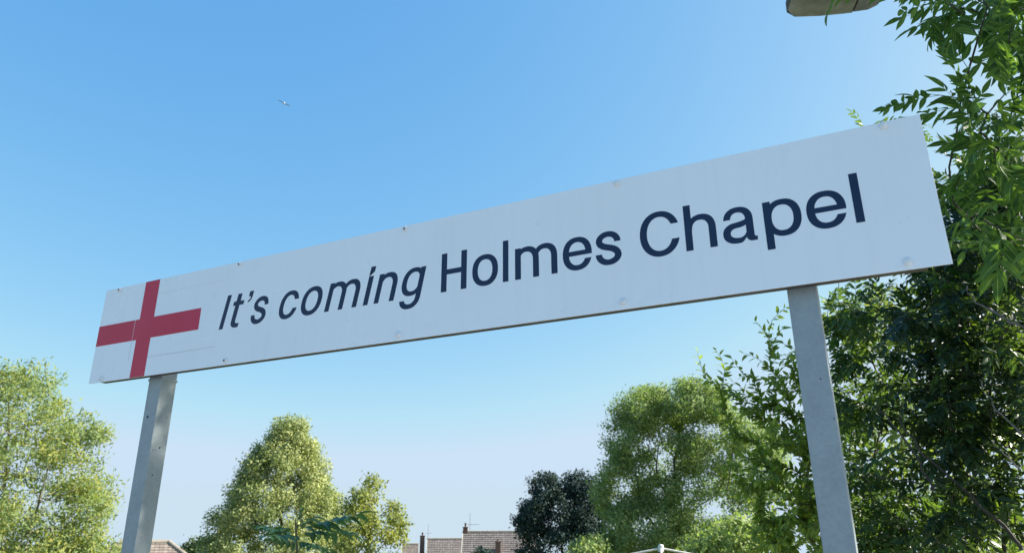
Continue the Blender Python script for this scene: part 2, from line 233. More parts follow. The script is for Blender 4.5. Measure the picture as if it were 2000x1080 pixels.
    'p': [[0.2,-38.0,-0.0,-37.2,0.0,112.8,0.8,113.0,21.8,113.0,22.0,112.5,22.0,105.2,22.2,104.7,28.3,108.8,34.0,111.6,36.8,112.6,40.5,113.6,44.0,114.3,48.0,114.8,57.5,114.9,64.0,114.3,67.5,113.6,71.2,112.6,74.8,111.3,78.0,109.8,82.2,107.2,86.0,104.3,89.9,100.5,93.3,96.2,96.3,91.5,98.8,86.2,100.8,80.8,102.1,76.0,103.3,69.2,103.9,62.8,104.0,52.2,103.5,46.0,102.6,39.2,101.1,33.2,99.3,28.0,96.8,22.5,93.8,17.5,91.0,13.8,88.0,10.6,83.5,6.7,79.5,4.1,75.2,2.0,69.8,-0.0,65.5,-1.0,59.0,-1.9,50.8,-2.0,45.8,-1.6,41.5,-0.8,36.0,0.7,31.6,2.5,27.2,4.9,22.2,8.3,22.0,7.5,22.0,-37.8,21.2,-38.0],[54.5,16.1,47.8,16.2,45.0,16.7,42.2,17.5,39.8,18.5,37.2,19.9,34.8,21.7,32.5,23.8,30.1,26.5,28.4,29.0,26.6,32.2,25.4,35.2,23.4,41.8,22.6,46.0,22.1,51.0,22.1,60.2,22.4,65.0,23.0,69.0,24.0,73.5,25.0,76.8,26.5,80.4,28.4,84.0,30.2,86.6,32.7,89.5,35.0,91.5,37.5,93.3,39.8,94.5,43.0,95.8,46.2,96.6,49.5,96.9,56.2,96.8,59.0,96.3,61.8,95.5,64.2,94.5,66.8,93.1,69.2,91.3,71.5,89.2,73.9,86.5,75.6,84.0,77.4,80.8,78.6,77.8,80.6,71.2,81.4,67.0,81.9,62.0,81.9,52.8,81.6,48.0,81.0,44.0,80.0,39.5,79.0,36.2,77.5,32.6,75.6,29.0,73.8,26.4,71.3,23.5,69.0,21.5,66.5,19.7,64.2,18.5,61.0,17.2,57.8,16.4]],
    'g': [[95.8,113.0,96.0,112.2,96.0,-1.2,95.6,-6.0,94.8,-10.5,93.5,-15.0,92.0,-18.8,90.0,-22.5,87.9,-25.8,85.5,-28.6,82.2,-31.8,78.5,-34.6,75.0,-36.6,71.5,-38.3,67.2,-39.8,62.0,-41.0,56.5,-41.8,53.5,-42.0,44.8,-41.9,39.8,-41.3,35.5,-40.5,30.5,-39.0,26.5,-37.4,21.8,-34.8,18.2,-32.2,14.6,-28.8,12.1,-25.8,9.7,-22.0,7.4,-17.5,5.7,-12.5,5.0,-9.5,5.2,-9.0,25.2,-9.0,25.8,-9.3,28.0,-13.8,30.3,-16.8,33.8,-19.8,38.0,-22.1,42.0,-23.3,46.8,-24.0,53.2,-23.8,56.2,-23.3,58.8,-22.6,63.0,-20.6,66.2,-18.2,67.9,-16.5,69.5,-14.5,71.8,-10.5,73.0,-6.8,73.8,-2.0,73.9,12.8,73.8,13.2,73.5,13.2,69.0,10.9,65.2,9.5,61.5,8.4,57.8,7.7,51.2,7.0,44.5,7.1,39.8,7.5,35.5,8.2,31.8,9.2,28.8,10.2,24.8,12.0,21.8,13.7,18.8,15.7,15.5,18.5,13.2,20.7,10.9,23.5,8.8,26.5,6.7,30.0,4.7,34.2,3.2,38.2,2.0,42.5,0.9,47.5,0.5,51.2,0.1,56.8,0.0,65.0,0.7,72.8,1.5,77.2,2.4,81.2,3.7,85.2,5.4,89.5,7.8,93.9,10.7,98.2,13.5,101.5,17.0,104.9,20.5,107.5,24.2,109.8,28.8,111.8,33.2,113.3,38.2,114.3,43.0,114.9,51.2,115.0,55.8,114.6,60.5,113.8,65.2,112.5,69.0,111.1,73.5,108.8,73.8,108.8,73.9,109.2,74.0,112.7,74.5,113.0],[55.5,97.6,58.0,97.0,61.2,95.8,64.0,94.3,66.5,92.5,68.8,90.4,70.5,88.2,72.4,85.5,73.8,82.8,73.9,39.5,71.8,35.5,68.9,31.8,65.8,28.9,62.8,26.9,59.5,25.5,55.5,24.4,52.2,24.1,45.8,24.2,43.0,24.7,40.0,25.7,37.2,26.9,34.5,28.7,32.4,30.5,29.7,33.5,27.6,36.5,26.1,39.2,23.9,45.2,23.0,49.2,22.4,53.0,22.1,57.5,22.0,64.2,22.7,71.0,23.4,74.8,24.4,78.5,26.6,83.8,29.7,88.5,31.2,90.4,33.5,92.5,36.0,94.3,38.2,95.6,40.5,96.5,43.2,97.3,47.8,97.9,52.2,97.9]],
    't': [[57.5,-0.8,54.8,-1.3,50.5,-1.9,42.8,-1.9,36.0,-1.1,32.8,-0.3,30.0,0.7,27.2,1.9,24.6,3.5,22.0,5.5,19.8,7.6,17.9,10.0,16.2,12.6,15.2,14.8,14.2,17.5,13.5,20.8,13.0,24.5,12.9,94.5,12.8,94.8,12.2,95.0,0.5,95.0,0.0,95.2,-0.0,95.8,0.0,112.8,0.8,113.0,12.2,113.0,12.8,113.2,12.9,113.5,13.0,144.2,13.2,145.0,34.8,145.0,35.0,144.2,35.2,113.2,35.8,113.0,55.2,113.0,56.0,112.8,56.0,95.8,55.8,95.0,35.8,95.0,35.2,94.8,35.1,94.5,35.0,26.0,35.6,23.2,37.0,20.8,39.2,18.7,42.1,17.2,45.0,16.4,48.0,16.1,53.2,16.2,57.8,17.0,58.0,16.5,58.0,0.0,57.8,-0.5]],
    'a': [[97.8,0.1,79.8,-0.0,78.8,0.1,72.2,3.9,71.9,4.2,70.0,7.8,68.3,8.0,68.0,8.2,67.9,13.5,67.8,14.1,57.2,2.2,51.8,-1.3,50.5,-1.6,45.5,-2.0,38.2,-1.9,31.5,-1.3,27.2,-0.6,23.5,0.5,20.2,1.6,16.8,3.2,13.5,5.2,10.5,7.4,8.2,9.5,5.7,12.5,4.0,15.1,2.7,17.5,1.0,22.5,0.1,27.5,0.1,34.2,0.4,37.2,0.9,40.2,2.6,45.2,5.2,49.8,8.5,53.8,11.8,56.6,15.5,59.1,19.0,60.8,23.5,62.5,27.2,63.6,31.2,64.3,36.8,64.9,52.8,67.2,63.8,69.9,67.5,72.4,67.9,73.0,67.6,78.2,66.6,82.5,65.1,86.2,62.6,90.2,59.8,93.1,56.2,95.4,52.5,96.8,48.0,97.4,42.8,97.4,39.0,96.6,35.2,95.1,31.8,92.8,29.2,90.0,26.9,86.2,25.4,82.5,24.3,77.5,24.0,77.0,4.5,77.0,4.2,77.5,4.3,79.0,5.4,85.2,6.7,89.8,8.6,94.2,10.8,98.0,13.5,101.5,16.1,104.2,19.8,107.3,23.2,109.5,26.8,111.3,31.0,112.9,35.5,114.0,39.2,114.6,43.5,114.9,50.5,114.9,55.0,114.6,59.2,113.9,63.2,112.8,67.2,111.3,70.8,109.5,74.0,107.5,77.0,105.1,79.2,102.9,82.3,99.2,85.1,94.8,87.3,89.8,88.9,84.2,89.8,78.0,90.0,71.2,90.1,17.2,90.4,16.5,93.0,13.1,97.5,12.9,97.8,12.8,98.0,0.8],[67.8,53.2,68.0,52.5,67.9,30.0,63.0,22.1,57.2,17.7,50.0,15.1,44.2,15.1,39.2,15.7,34.8,16.7,32.0,17.7,29.8,18.7,26.2,21.1,24.2,23.5,23.0,25.8,22.2,28.5,22.0,30.0,22.2,34.5,22.8,36.7,23.9,39.0,25.4,41.0,27.8,43.0,31.2,45.0,35.8,46.6,39.2,47.3,43.2,47.8,49.8,48.0,59.8,50.0,67.0,53.1]],
    's': [[32.8,114.0,38.0,114.8,42.2,115.0,47.5,114.9,51.5,114.6,56.5,113.6,60.5,112.3,64.0,110.9,67.5,109.0,70.8,106.9,74.5,103.8,77.2,101.0,79.6,98.0,81.8,94.5,83.5,91.0,85.0,87.0,86.0,83.0,86.7,77.5,86.6,76.2,86.3,76.0,65.8,76.0,65.4,76.2,64.8,80.8,63.8,84.0,61.8,87.5,59.5,90.0,56.7,92.2,52.8,94.3,49.5,95.3,45.0,95.9,41.8,95.9,38.2,95.3,34.8,94.3,32.0,93.1,29.6,91.8,27.2,89.9,25.7,88.0,24.7,86.2,24.2,83.8,24.4,82.0,24.8,80.8,26.0,78.7,28.8,76.2,31.8,74.2,36.0,72.2,42.2,69.9,52.5,67.0,57.5,65.3,63.0,63.0,69.0,59.8,74.4,56.0,77.5,53.3,79.2,51.4,82.8,46.8,84.1,44.5,85.6,41.2,86.5,38.5,87.3,35.0,87.7,31.5,87.6,27.8,87.1,24.8,86.1,21.5,84.5,18.0,83.0,15.5,81.2,13.1,78.6,10.2,75.2,7.4,72.2,5.2,68.5,3.2,64.5,1.4,61.0,0.2,57.0,-0.8,52.8,-1.6,46.8,-2.0,38.5,-1.8,34.0,-1.1,29.2,0.2,25.2,1.7,22.1,3.2,18.5,5.4,14.8,8.2,11.2,11.5,8.6,14.5,6.2,18.0,4.1,21.8,2.5,25.8,1.2,30.2,0.3,36.2,0.3,37.5,0.7,38.0,21.2,38.0,21.6,37.8,22.1,33.5,23.4,29.8,25.5,26.2,28.2,23.2,31.2,20.9,35.0,18.9,39.0,17.7,43.0,17.1,46.0,17.1,49.8,17.7,53.5,18.7,57.0,20.2,60.2,22.2,62.5,24.0,64.1,26.0,65.0,27.8,65.3,29.0,65.3,30.2,65.1,32.2,64.6,34.0,63.8,35.5,62.5,37.2,59.2,40.3,55.0,43.0,50.2,45.3,44.8,47.3,35.5,50.0,29.2,52.2,23.5,54.7,19.0,57.2,13.8,61.0,10.0,64.6,7.0,68.8,4.7,73.2,3.6,76.5,3.0,80.0,2.8,82.0,2.9,86.0,3.5,89.2,4.4,92.2,5.7,95.2,7.5,98.2,9.2,100.6,11.9,103.5,15.2,106.3,18.5,108.5,21.8,110.3,25.2,111.8,29.0,113.1]],
    "'": [[21.8,146.8,22.0,146.2,21.9,124.0,19.0,112.2,12.0,103.1,2.2,99.2,2.0,99.8,2.0,106.8,2.4,107.2,8.5,110.7,9.1,111.2,11.9,117.8,12.0,124.2,11.8,124.8,11.5,124.9,0.8,125.0,0.0,125.2,0.0,146.6,0.2,146.9,0.8,147.0]],
}

# ------------------------------------------------------------------ the station sign
def mat_panel():
    """white sheet, faintly rippled, with rain streaks and a little grime"""
    m, n, l, b = new_mat('white_sign_sheet')
    tc = n.new('ShaderNodeTexCoord')
    def noise(scale, sx, sz, det):
        mp = n.new('ShaderNodeMapping'); mp.inputs['Scale'].default_value = (sx, 1, sz); l.new(tc.outputs['Object'], mp.inputs[0])
        t = n.new('ShaderNodeTexNoise'); t.inputs['Scale'].default_value = scale; t.inputs['Detail'].default_value = det; l.new(mp.outputs[0], t.inputs['Vector']); return t.outputs['Fac']
    def rng_(x, a, c, lo, hi):
        r = n.new('ShaderNodeMapRange'); r.inputs[1].default_value = a; r.inputs[2].default_value = c; r.inputs[3].default_value = lo; r.inputs[4].default_value = hi; l.new(x, r.inputs[0]); return r.outputs[0]
    st = rng_(noise(4, 9, .5, 7), .50, .78, 0, .10); gr = rng_(noise(2.2, 1, 1, 8), .45, .75, 0, .11); sp = rng_(noise(70, 1, 1, 2), .74, .78, 0, .35)
    ad = n.new('ShaderNodeMath'); l.new(st, ad.inputs[0]); l.new(gr, ad.inputs[1])
    a2 = n.new('ShaderNodeMath'); l.new(ad.outputs[0], a2.inputs[0]); l.new(sp, a2.inputs[1])
    mx = n.new('ShaderNodeMix'); mx.data_type = 'RGBA'; mx.inputs[6].default_value = (.85, .868, .91, 1); mx.inputs[7].default_value = (.60, .60, .62, 1)
    l.new(a2.outputs[0], mx.inputs[0]); l.new(mx.outputs[2], b.inputs['Base Color'])
    l.new(rng_(noise(5, 1, 1, 4), .3, .7, .24, .42), b.inputs['Roughness'])
    bp = n.new('ShaderNodeBump'); bp.inputs['Strength'].default_value = .16; bp.inputs['Distance'].default_value = .02
    l.new(noise(1.6, 1, 1.6, 1), bp.inputs['Height']); l.new(bp.outputs[0], b.inputs['Normal'])
    return m
m_white = mat_panel()
m_navy = mat_plain('navy_vinyl', (.004, .018, .060), .40, col2=(.006, .022, .068), nscale=5, spec=.4)
m_red = mat_plain('red_vinyl', (.52, .012, .05), .42, col2=(.55, .028, .075), nscale=2.5, spec=.45)
m_alu = mat_plain('weathered_channel', (.11, .095, .088), .6, metal=.2, col2=(.06, .045, .038), nscale=14, bump=.2, bscale=60)
m_galv = None
def mat_galv():
    m, n, l, b = new_mat('galvanised_steel')
    tc = n.new('ShaderNodeTexCoord')
    v = n.new('ShaderNodeTexVoronoi'); v.inputs['Scale'].default_value = 120; l.new(tc.outputs['Object'], v.inputs['Vector'])
    t = n.new('ShaderNodeTexNoise'); t.inputs['Scale'].default_value = 9; t.inputs['Detail'].default_value = 8; t.inputs['Roughness'].default_value = .7
    l.new(tc.outputs['Object'], t.inputs['Vector'])
    t2 = n.new('ShaderNodeTexNoise'); t2.inputs['Scale'].default_value = 45; t2.inputs['Detail'].default_value = 3
    l.new(tc.outputs['Object'], t2.inputs['Vector'])
    mp = n.new('ShaderNodeMath'); mp.operation = 'MULTIPLY_ADD'; mp.inputs[1].default_value = .22
    l.new(v.outputs['Color'], mp.inputs[0]); l.new(t.outputs['Fac'], mp.inputs[2])
    r = n.new('ShaderNodeValToRGB'); e = r.color_ramp.elements
    e[0].position = .38; e[0].color = (.26, .295, .315, 1); e[1].position = .95; e[1].color = (.35, .395, .415, 1)
    l.new(mp.outputs[0], r.inputs[0])
    sp = n.new('ShaderNodeMapRange'); sp.inputs[1].default_value = .73; sp.inputs[2].default_value = .79; sp.inputs[3].default_value = 0; sp.inputs[4].default_value = .45
    l.new(t2.outputs['Fac'], sp.inputs[0])
    mx = n.new('ShaderNodeMix'); mx.data_type = 'RGBA'; mx.inputs[7].default_value = (.09, .085, .08, 1)
    l.new(sp.outputs[0], mx.inputs[0]); l.new(r.outputs[0], mx.inputs[6]); l.new(mx.outputs[2], b.inputs['Base Color'])
    b.inputs['Metallic'].default_value = .3; b.inputs['Roughness'].default_value = .5
    bp = n.new('ShaderNodeBump'); bp.inputs['Strength'].default_value = .12; bp.inputs['Distance'].default_value = .004
    l.new(t.outputs['Fac'], bp.inputs['Height']); l.new(bp.outputs[0], b.inputs['Normal'])
    return m
m_galv = mat_galv()
m_dark = mat_plain('dark_steel', (.05, .05, .055), .6)
m_cap = mat_plain('white_plastic_cap', (.78, .79, .80), .35)
# local frame of the sign: x along it, y backwards, z up; origin at the foot of the board's left end
sign = empty('station_sign', (O3[0], O3[1], 0), -YAW)
tag(sign, 'long white station name board with red cross flag on two galvanised posts', 'sign')
ZB = O3[2]
panel = box('sign_panel', 0, SL, 0, .004, ZB, ZB + SH, m_white, sign, .0012)
# aluminium channels along the back, short of the ends
bm = bmesh.new()
for z0, z1 in ((ZB + .004, ZB + .05), (ZB + SH - .05, ZB + SH - .006)):
    bm_box(bm, .055, SL - .055, .0045, .046, z0, z1, .002)
for x in (.055, SL / 2, SL - .085):
    bm_box(bm, x + .001, x + .03, .006, .040, ZB + .053, ZB + SH - .053)
link('sign_frame', mesh_bm('sign_frame', bm, m_alu), sign)
def glyph_mesh(name, loops, shear, kx, x0, base, z1):
    pts = [[((p[0] * kx + shear * p[1] + x0) * .001, (p[1] + base) * .001) for p in zip(lp[0::2], lp[1::2])] for lp in loops]
    tris = tessellate_polygon([[Vector((x, y, 0)) for x, y in lp] for lp in pts])
    flat = [p for lp in pts for p in lp]; n = len(flat)
    V = [(x, -z1, ZB + z) for x, z in flat] + [(x, .0, ZB + z) for x, z in flat]
    F = [list(t) for t in tris]
    s = 0
    for lp in pts:
        k = len(lp)
        for i in range(k):
            a, b = s + i, s + (i + 1) % k
            F.append([a, b, n + b, n + a])
        s += k
    bm = bmesh.new(); bv = [bm.verts.new(v) for v in V]
    for f in F:
        try: bm.faces.new([bv[i] for i in f])
        except ValueError: pass
    return mesh_bm(name, bm, m_navy)
SPELL = [('I', 790, .2, 1), ('t', 837, .2, 1.05), ("'", 916, .2, 1.0), ('s', 959, .2, .92), ('c', 1108, .2, .96), ('o', 1222, .2, .995), ('m', 1351, .2, .98),
         ('i', 1536, .2, 1), ('n', 1586, .2, .98), ('g', 1700, .2, .97),
         ('H', 1881, 0, 1), ('o', 2009, 0, 1), ('l', 2130, 0, .97), ('m', 2177, 0, 1), ('e', 2354, 0, .985), ('s', 2469, 0, 1), ('C', 2620, 0, 1),
         ('h', 2763, 0, 1), ('a', 2877, 0, 1), ('p', 2998, 0, 1), ('e', 3116, 0, 1.015), ('l', 3240, 0, 1.03)]
for ch, x, sh, kx in SPELL:
    nm = 'apostrophe' if ch == "'" else 'letter'
    o = link(nm, glyph_mesh(nm, GLYPH[ch], sh, kx, x, 156.5, .0005), panel)
# red cross: one cut vinyl shape
cr = [(277, .6), (371, .6), (371, 173.5), (667, 173.5), (667, 270.5), (371, 270.5), (371, 449.4), (277, 449.4), (277, 270.5), (.6, 270.5), (.6, 173.5), (277, 173.5)]
bm = bmesh.new()
fv = [bm.verts.new((x * .001, -.0005, ZB + z * .001)) for x, z in cr]; bv = [bm.verts.new((x * .001, 0, ZB + z * .001)) for x, z in cr]
for f in ((0, 1, 2, 11), (2, 3, 4, 5), (5, 6, 7, 8), (8, 9, 10, 11), (11, 2, 5, 8)): bm.faces.new([fv[i] for i in f])
for i in range(12): bm.faces.new((fv[i], fv[(i + 1) % 12], bv[(i + 1) % 12], bv[i]))
tag(link('red_cross', mesh_bm('red_cross', bm, m_red), panel), 'red upright cross of the flag at the board end')
# raised edges of the sticker film under the lettering, and a scratch in the cross
m_seam = mat_plain('sticker_edge', (.70, .70, .72), .3); m_seam2 = mat_plain('sticker_crease', (.60, .60, .64), .5)
for x0, x1, z, m in ((372, 790, 377.5, m_cap), (372, 785, 84, m_seam2)):
    box('sticker_edge', x0 * .001, x1 * .001, -.0007, -.0001, ZB + z * .001, ZB + z * .001 + .0022, m, panel)
box('sticker_edge', .249, .2505, -.0011, -.0002, ZB + .174, ZB + .270, m_seam, panel)
box('sticker_edge', .2475, .2488, -.0008, -.0001, ZB + .085, ZB + .171, m_seam2, panel)
def dome(bm, x, z, r, hgt, y0=0.0):
    rings = [(1.0, 0), (.93, .45), (.70, .80), (.36, .97)]; prev = None
    for a, b in rings:
        rg = [bm.verts.new((x + r * a * math.cos(t * math.pi / 6), y0 - hgt * b, z + r * a * math.sin(t * math.pi / 6))) for t in range(12)]
        if prev:
            for i in range(12): bm.faces.new((prev[i], prev[(i + 1) % 12], rg[(i + 1) % 12], rg[i]))
        prev = rg
    bm.faces.new(prev)
RIV = [(101, 438), (867, 437), (1715, 436), (2555, 435), (3353, 437), (87, 16), (855, 19), (1707, 22), (2553, 25), (3345, 22)]
for i, (x, z) in enumerate(RIV):
    bm = bmesh.new(); r = .0128 if i not in (1,) else .008
    dome(bm, x * .001, ZB + z * .001, r, .0095)
    o = link('rivet', mesh_bm('rivet', bm, m_cap, True), sign)
    bm = bmesh.new(); dome(bm, x * .001, ZB + z * .001 - .002, .0042, .004, -.0088)
    link('pin', mesh_bm('pin', bm, m_alu if i in (0, 1, 2, 6) else m_cap, True), o)
# posts: 80 mm square hollow section behind the board
def post(x0):
    w = .080; bm = bmesh.new()
    bm_box(bm, 0, w, 0, w, -.5, ZB + SH - .03, .005)
    po = link('post', mesh_bm('post', bm, m_galv), sign, (x0, .0475, 0))
    return po
pL = post(.345); pR = post(3.030)
bm = bmesh.new(); bm_box(bm, -.003, .083, -.003, .083, ZB - .012, ZB - .002, .003)
link('collar', mesh_bm('collar', bm, m_galv), pL)
for po, fx, fy, z, r in ((pL, .030, 0, ZB - .17, .0065), (pL, None, .045, ZB - .30, .004), (pL, None, .03, ZB - .415, .0035), 
                         (pR, .055, 0, ZB - .26, .0022), (pR, .074, 0, ZB - .37, .002)):
    bm = bmesh.new()
    if fx is not None: dome(bm, fx, z, r, .0012)
    else:
        dome(bm, fy, z, r, .0012); bmesh.ops.transform(bm, matrix=Matrix.Translation((.08, 0, 0)) @ Matrix.Rotation(R_(90), 4, 'Z'), verts=bm.verts)
    link('drill_hole', mesh_bm('drill_hole', bm, m_dark), po)

# ------------------------------------------------------------------ platform lamp
LC = at(1640, 3, 4.7); ldir = np.array([math.cos(R_(8.2)), -math.sin(R_(8.2)), 0])
lamp = empty('platform_lamp', (0, 0, 0)); tag(lamp, 'grey platform lamp head hanging over the sign among ash leaves', 'lamp')
m_lamp = mat_plain('lamp_housing', (.24, .24, .26), .5, noise=.3, nscale=9); m_rim = mat_plain('lamp_rim', (.05, .05, .055), .5)
m_bowl = mat_plain('lamp_bowl_dirty', (.30, .30, .285), .35, col2=(.19, .19, .18), nscale=9, detail=9, bump=.2, bscale=30)
m_spig = mat_plain('lamp_spigot', (.62, .64, .66), .45, metal=.3)
LM = Matrix.Translation(LC) @ Matrix.Rotation(-R_(8.2), 4, 'Z')
def lamp_sec(name, prof, mat, parent=lamp):
    """loft of rounded-box sections along the lamp: (x, half width, z low, z high)"""
    V = []; K = 16
    for x, hw, z0, z1 in prof:
        for k in range(K):
            a = 2 * math.pi * (k + .5) / K; c, s = math.cos(a), math.sin(a)
            e = .45
            V.append((x, hw * math.copysign(abs(c) ** e, c), (z0 + z1) / 2 + (z1 - z0) / 2 * math.copysign(abs(s) ** e, s)))
    n = len(prof); Q = [(i * K + k, i * K + (k + 1) % K, (i + 1) * K + (k + 1) % K, (i + 1) * K + k) for i in range(n - 1) for k in range(K)]
    bm = bmesh.new(); bv = [bm.verts.new(v) for v in V]
    for q in Q: bm.faces.new([bv[i] for i in q])
    bm.faces.new(bv[:K]); bm.faces.new(bv[-K:])
    bmesh.ops.transform(bm, matrix=LM, verts=bm.verts)
    return link(name, mesh_bm(name, bm, mat, False), parent)
lamp_sec('housing', [(-.345, .04, .035, .07), (-.33, .085, .02, .10), (-.27, .118, .004, .135), (-.1, .13, 0, .155), (.12, .13, 0, .16), (.26, .118, .01, .15), (.30, .09, .02, .13)], m_lamp)
lamp_sec('rim', [(-.35, .03, .028, .055), (-.335, .088, .008, .045), (-.275, .124, -.010, .03), (-.1, .136, -.014, .026), (.11, .136, -.014, .026), (.115, .136, -.014, .026)], m_rim)
lamp_sec('bowl', [(-.335, .05, .004, .02), (-.30, .090, -.012, .01), (-.25, .114, -.018, .01), (-.1, .124, -.022, .01), (.06, .124, -.022, .01), (.106, .122, -.019, .01)], m_bowl)
lamp_sec('gear_cover', [(.122, .122, -.016, .02), (.22, .118, -.012, .02), (.275, .10, .004, .03), (.285, .09, .01, .03)], m_lamp)
lamp_sec('spigot', [(.285, .045, .03, .11), (.36, .042, .034, .106), (.365, .034, .04, .10)], m_spig)
ac = Acc(); p0 = LC + ldir * .36 + np.array([0, 0, .07]); p1 = LC + ldir * 1.5 + np.array([0, 0, .22])
ac.tube([p0, p0 + ldir * .4 + [0, 0, .08], p1 - ldir * .25 + [0, 0, .02], p1, p1 + ldir * .12 - [0, 0, .06], p1 + ldir * .15 - [0, 0, .25]], [.024] * 4 + [.03, .035], 10)
pc = p1 + ldir * .15 - [0, 0, .25]
ac.tube([pc + [0, 0, .05], pc - [0, 0, 2], [pc[0], pc[1], 1.2], [pc[0], pc[1], 1.15], [pc[0], pc[1], float(land(pc[0], pc[1])) - .3]], [.045, .05, .055, .08, .08], 12)
link('column', ac.mesh('column', m_galv), lamp)

# ------------------------------------------------------------------ trees
m_bark = mat_plain('bark_grey_brown', (.07, .06, .048), .9, col2=(.036, .031, .026), nscale=12, bump=.5, bscale=40)
m_bark2 = mat_plain('bark_pale', (.26, .235, .19), .9, col2=(.13, .115, .09), nscale=10, bump=.4, bscale=30)
m_twig = mat_plain('twig_green_brown', (.10, .11, .055), .8, col2=(.075, .06, .04), nscale=20)
m_dead = mat_plain('dead_grey_stem', (.17, .15, .14), .9, col2=(.10, .09, .08), nscale=30)

def grow(base, tip, att, rng, step=.5, w=.35, r0=.008, p=2.4, flex=.35, ntr=10, up=.5):
    base = np.asarray(base, float); tip = np.asarray(tip, float)
    H = np.linalg.norm(tip - base)
    P = np.zeros((200000, 3)); par = -np.ones(200000, int); pl = np.zeros(200000); n = 0
    for i in range(ntr + 1):
        u = i / ntr; q = base + (tip - base) * u
        if 0 < i: q = q + rng.normal(0, .018 * H, 3) * [1, 1, .2]
        P[n] = q; par[n] = n - 1; pl[n] = (pl[n - 1] + np.linalg.norm(P[n] - P[n - 1])) if n else 0; n += 1
    tr = P[:n].copy()
    dd = np.array([np.linalg.norm(tr - a, axis=1).min() for a in att])
    tips = []
    for k in np.argsort(dd):
        a = att[k]; d = np.linalg.norm(P[:n] - a, axis=1)
        c = d + w * pl[:n] + .8 * np.maximum(0, P[:n, 2] - a[2] - .3 * d); c[:max(1, int(ntr * .25))] += 1e3
        j = int(c.argmin()); L = d[j]
        if L < 1e-3: continue
        pd = P[j] - P[par[j]] if par[j] >= 0 else np.array([0, 0, 1.0]); pd = pd / (np.linalg.norm(pd) + 1e-9)
        ctrl = P[j] + (pd * .5 + np.array([0, 0, up]) * .5 + (a - P[j]) / L) * L * flex
        m = max(2, int(math.ceil(L / step))); pr = j
        for i in range(1, m + 1):
            u = i / m; q = (1 - u) ** 2 * P[j] + 2 * u * (1 - u) * ctrl + u * u * a
            if i < m: q = q + rng.normal(0, .045 * step, 3)
            P[n] = q; par[n] = pr; pl[n] = pl[pr] + np.linalg.norm(q - P[pr]); pr = n; n += 1
        tips.append(n - 1)
    P = P[:n]; par = par[:n]
    acc = np.zeros(n); isleaf = np.ones(n, bool); isleaf[par[1:]] = False
    acc[isleaf] = r0 ** p
    for i in range(n - 1, 0, -1): acc[par[i]] += acc[i]
    rad = acc ** (1 / p)
    # slight taper to the very tips
    return P, par, rad, tips
def limb_mesh(P, par, rad, mat, name='trunk', rmin=0.0):
    n = len(P); seen = np.zeros(n, bool); isleaf = np.ones(n, bool); isleaf[par[1:]] = False
    A = Acc(); order = np.argsort(-rad)
    tipl = np.where(isleaf)[0]
    # longest / thickest chains first: follow from each tip until a used node
    depth = np.zeros(n)
    for i in range(1, n): depth[i] = depth[par[i]] + 1
    for t in tipl[np.argsort(-depth[tipl])]:
        ch = [t]; i = t
        while i != 0 and not seen[i]:
            seen[i] = True; i = par[i]; ch.append(i)
        ch = ch[::-1]
        if len(ch) < 2: continue
        pts = P[ch]; r = rad[ch].copy()
        if len(ch) > 1 and ch[0] != 0: r[0] = min(r[0], r[1] * 1.15)
        r[-1] *= .5
        k = 8 if r.max() > .06 else (5 if r.max() > .02 else 3)
        if r.max() < rmin: continue
        A.tube(pts, r, k)
    return A.mesh(name, mat)
def rand_unit(rng, n):
    v = rng.normal(size=(n, 3)); return v / np.linalg.norm(v, axis=1, keepdims=True)
def leaf_cloud(C, rng, L, W, upb=.5, droop=.0, name='crown', mat=None, lf=None, fold=.12, outw=None):
    """one small folded blade at every point of C -> mesh"""
    n = len(C)
    d = rand_unit(rng, n); d[:, 2] -= droop; d /= np.linalg.norm(d, axis=1, keepdims=True)
    nr = rand_unit(rng, n); nr[:, 2] = np.abs(nr[:, 2]) + upb
    if outw is not None: nr = nr * .75 + outw
    s = np.cross(d, nr); s /= np.linalg.norm(s, axis=1, keepdims=True) + 1e-9
    nn = np.cross(s, d)
    l = L * np.exp(rng.normal(0, .25, n))[:, None]; w = W / L * l
    mid = C + d * l * .45 - nn * l * fold
    V = np.stack([C - d * l * .1, mid + s * w * .5 + nn * l * fold, C + d * l, mid - s * w * .5 + nn * l * fold], 1).reshape(-1, 3)
    i = np.arange(n)[:, None] * 4
    Q = i + np.array([0, 1, 2, 3])[None]
    a = np.repeat(rng.random(n) if lf is None else lf, 4)
    return mesh_np(name, V, Q, mat, {'lf': a}, False)
def ellipsoids(rng, spec, D0, shell=.55):
    """points in ellipsoids given as photo x, y, radii in photo pixels, distance offset, depth radius m, count"""
    out = []
    for (px, py, rx, ry, dD, rd, n) in spec:
        D = D0 + dD; c = at(px, py, D); s = mpp(D)
        fw = np.array([c[0], c[1], 0]); fw /= np.linalg.norm(fw); rt = np.array([fw[1], -fw[0], 0])
        u = rand_unit(rng, n) * (shell + (1 - shell) * rng.random((n, 1)) ** .6)
        out.append(c + u[:, :1] * rt * rx * s * 1.06 + u[:, 1:2] * fw * rd + u[:, 2:] * np.array([0, 0, 1.0]) * ry * s)
    return np.concatenate(out)
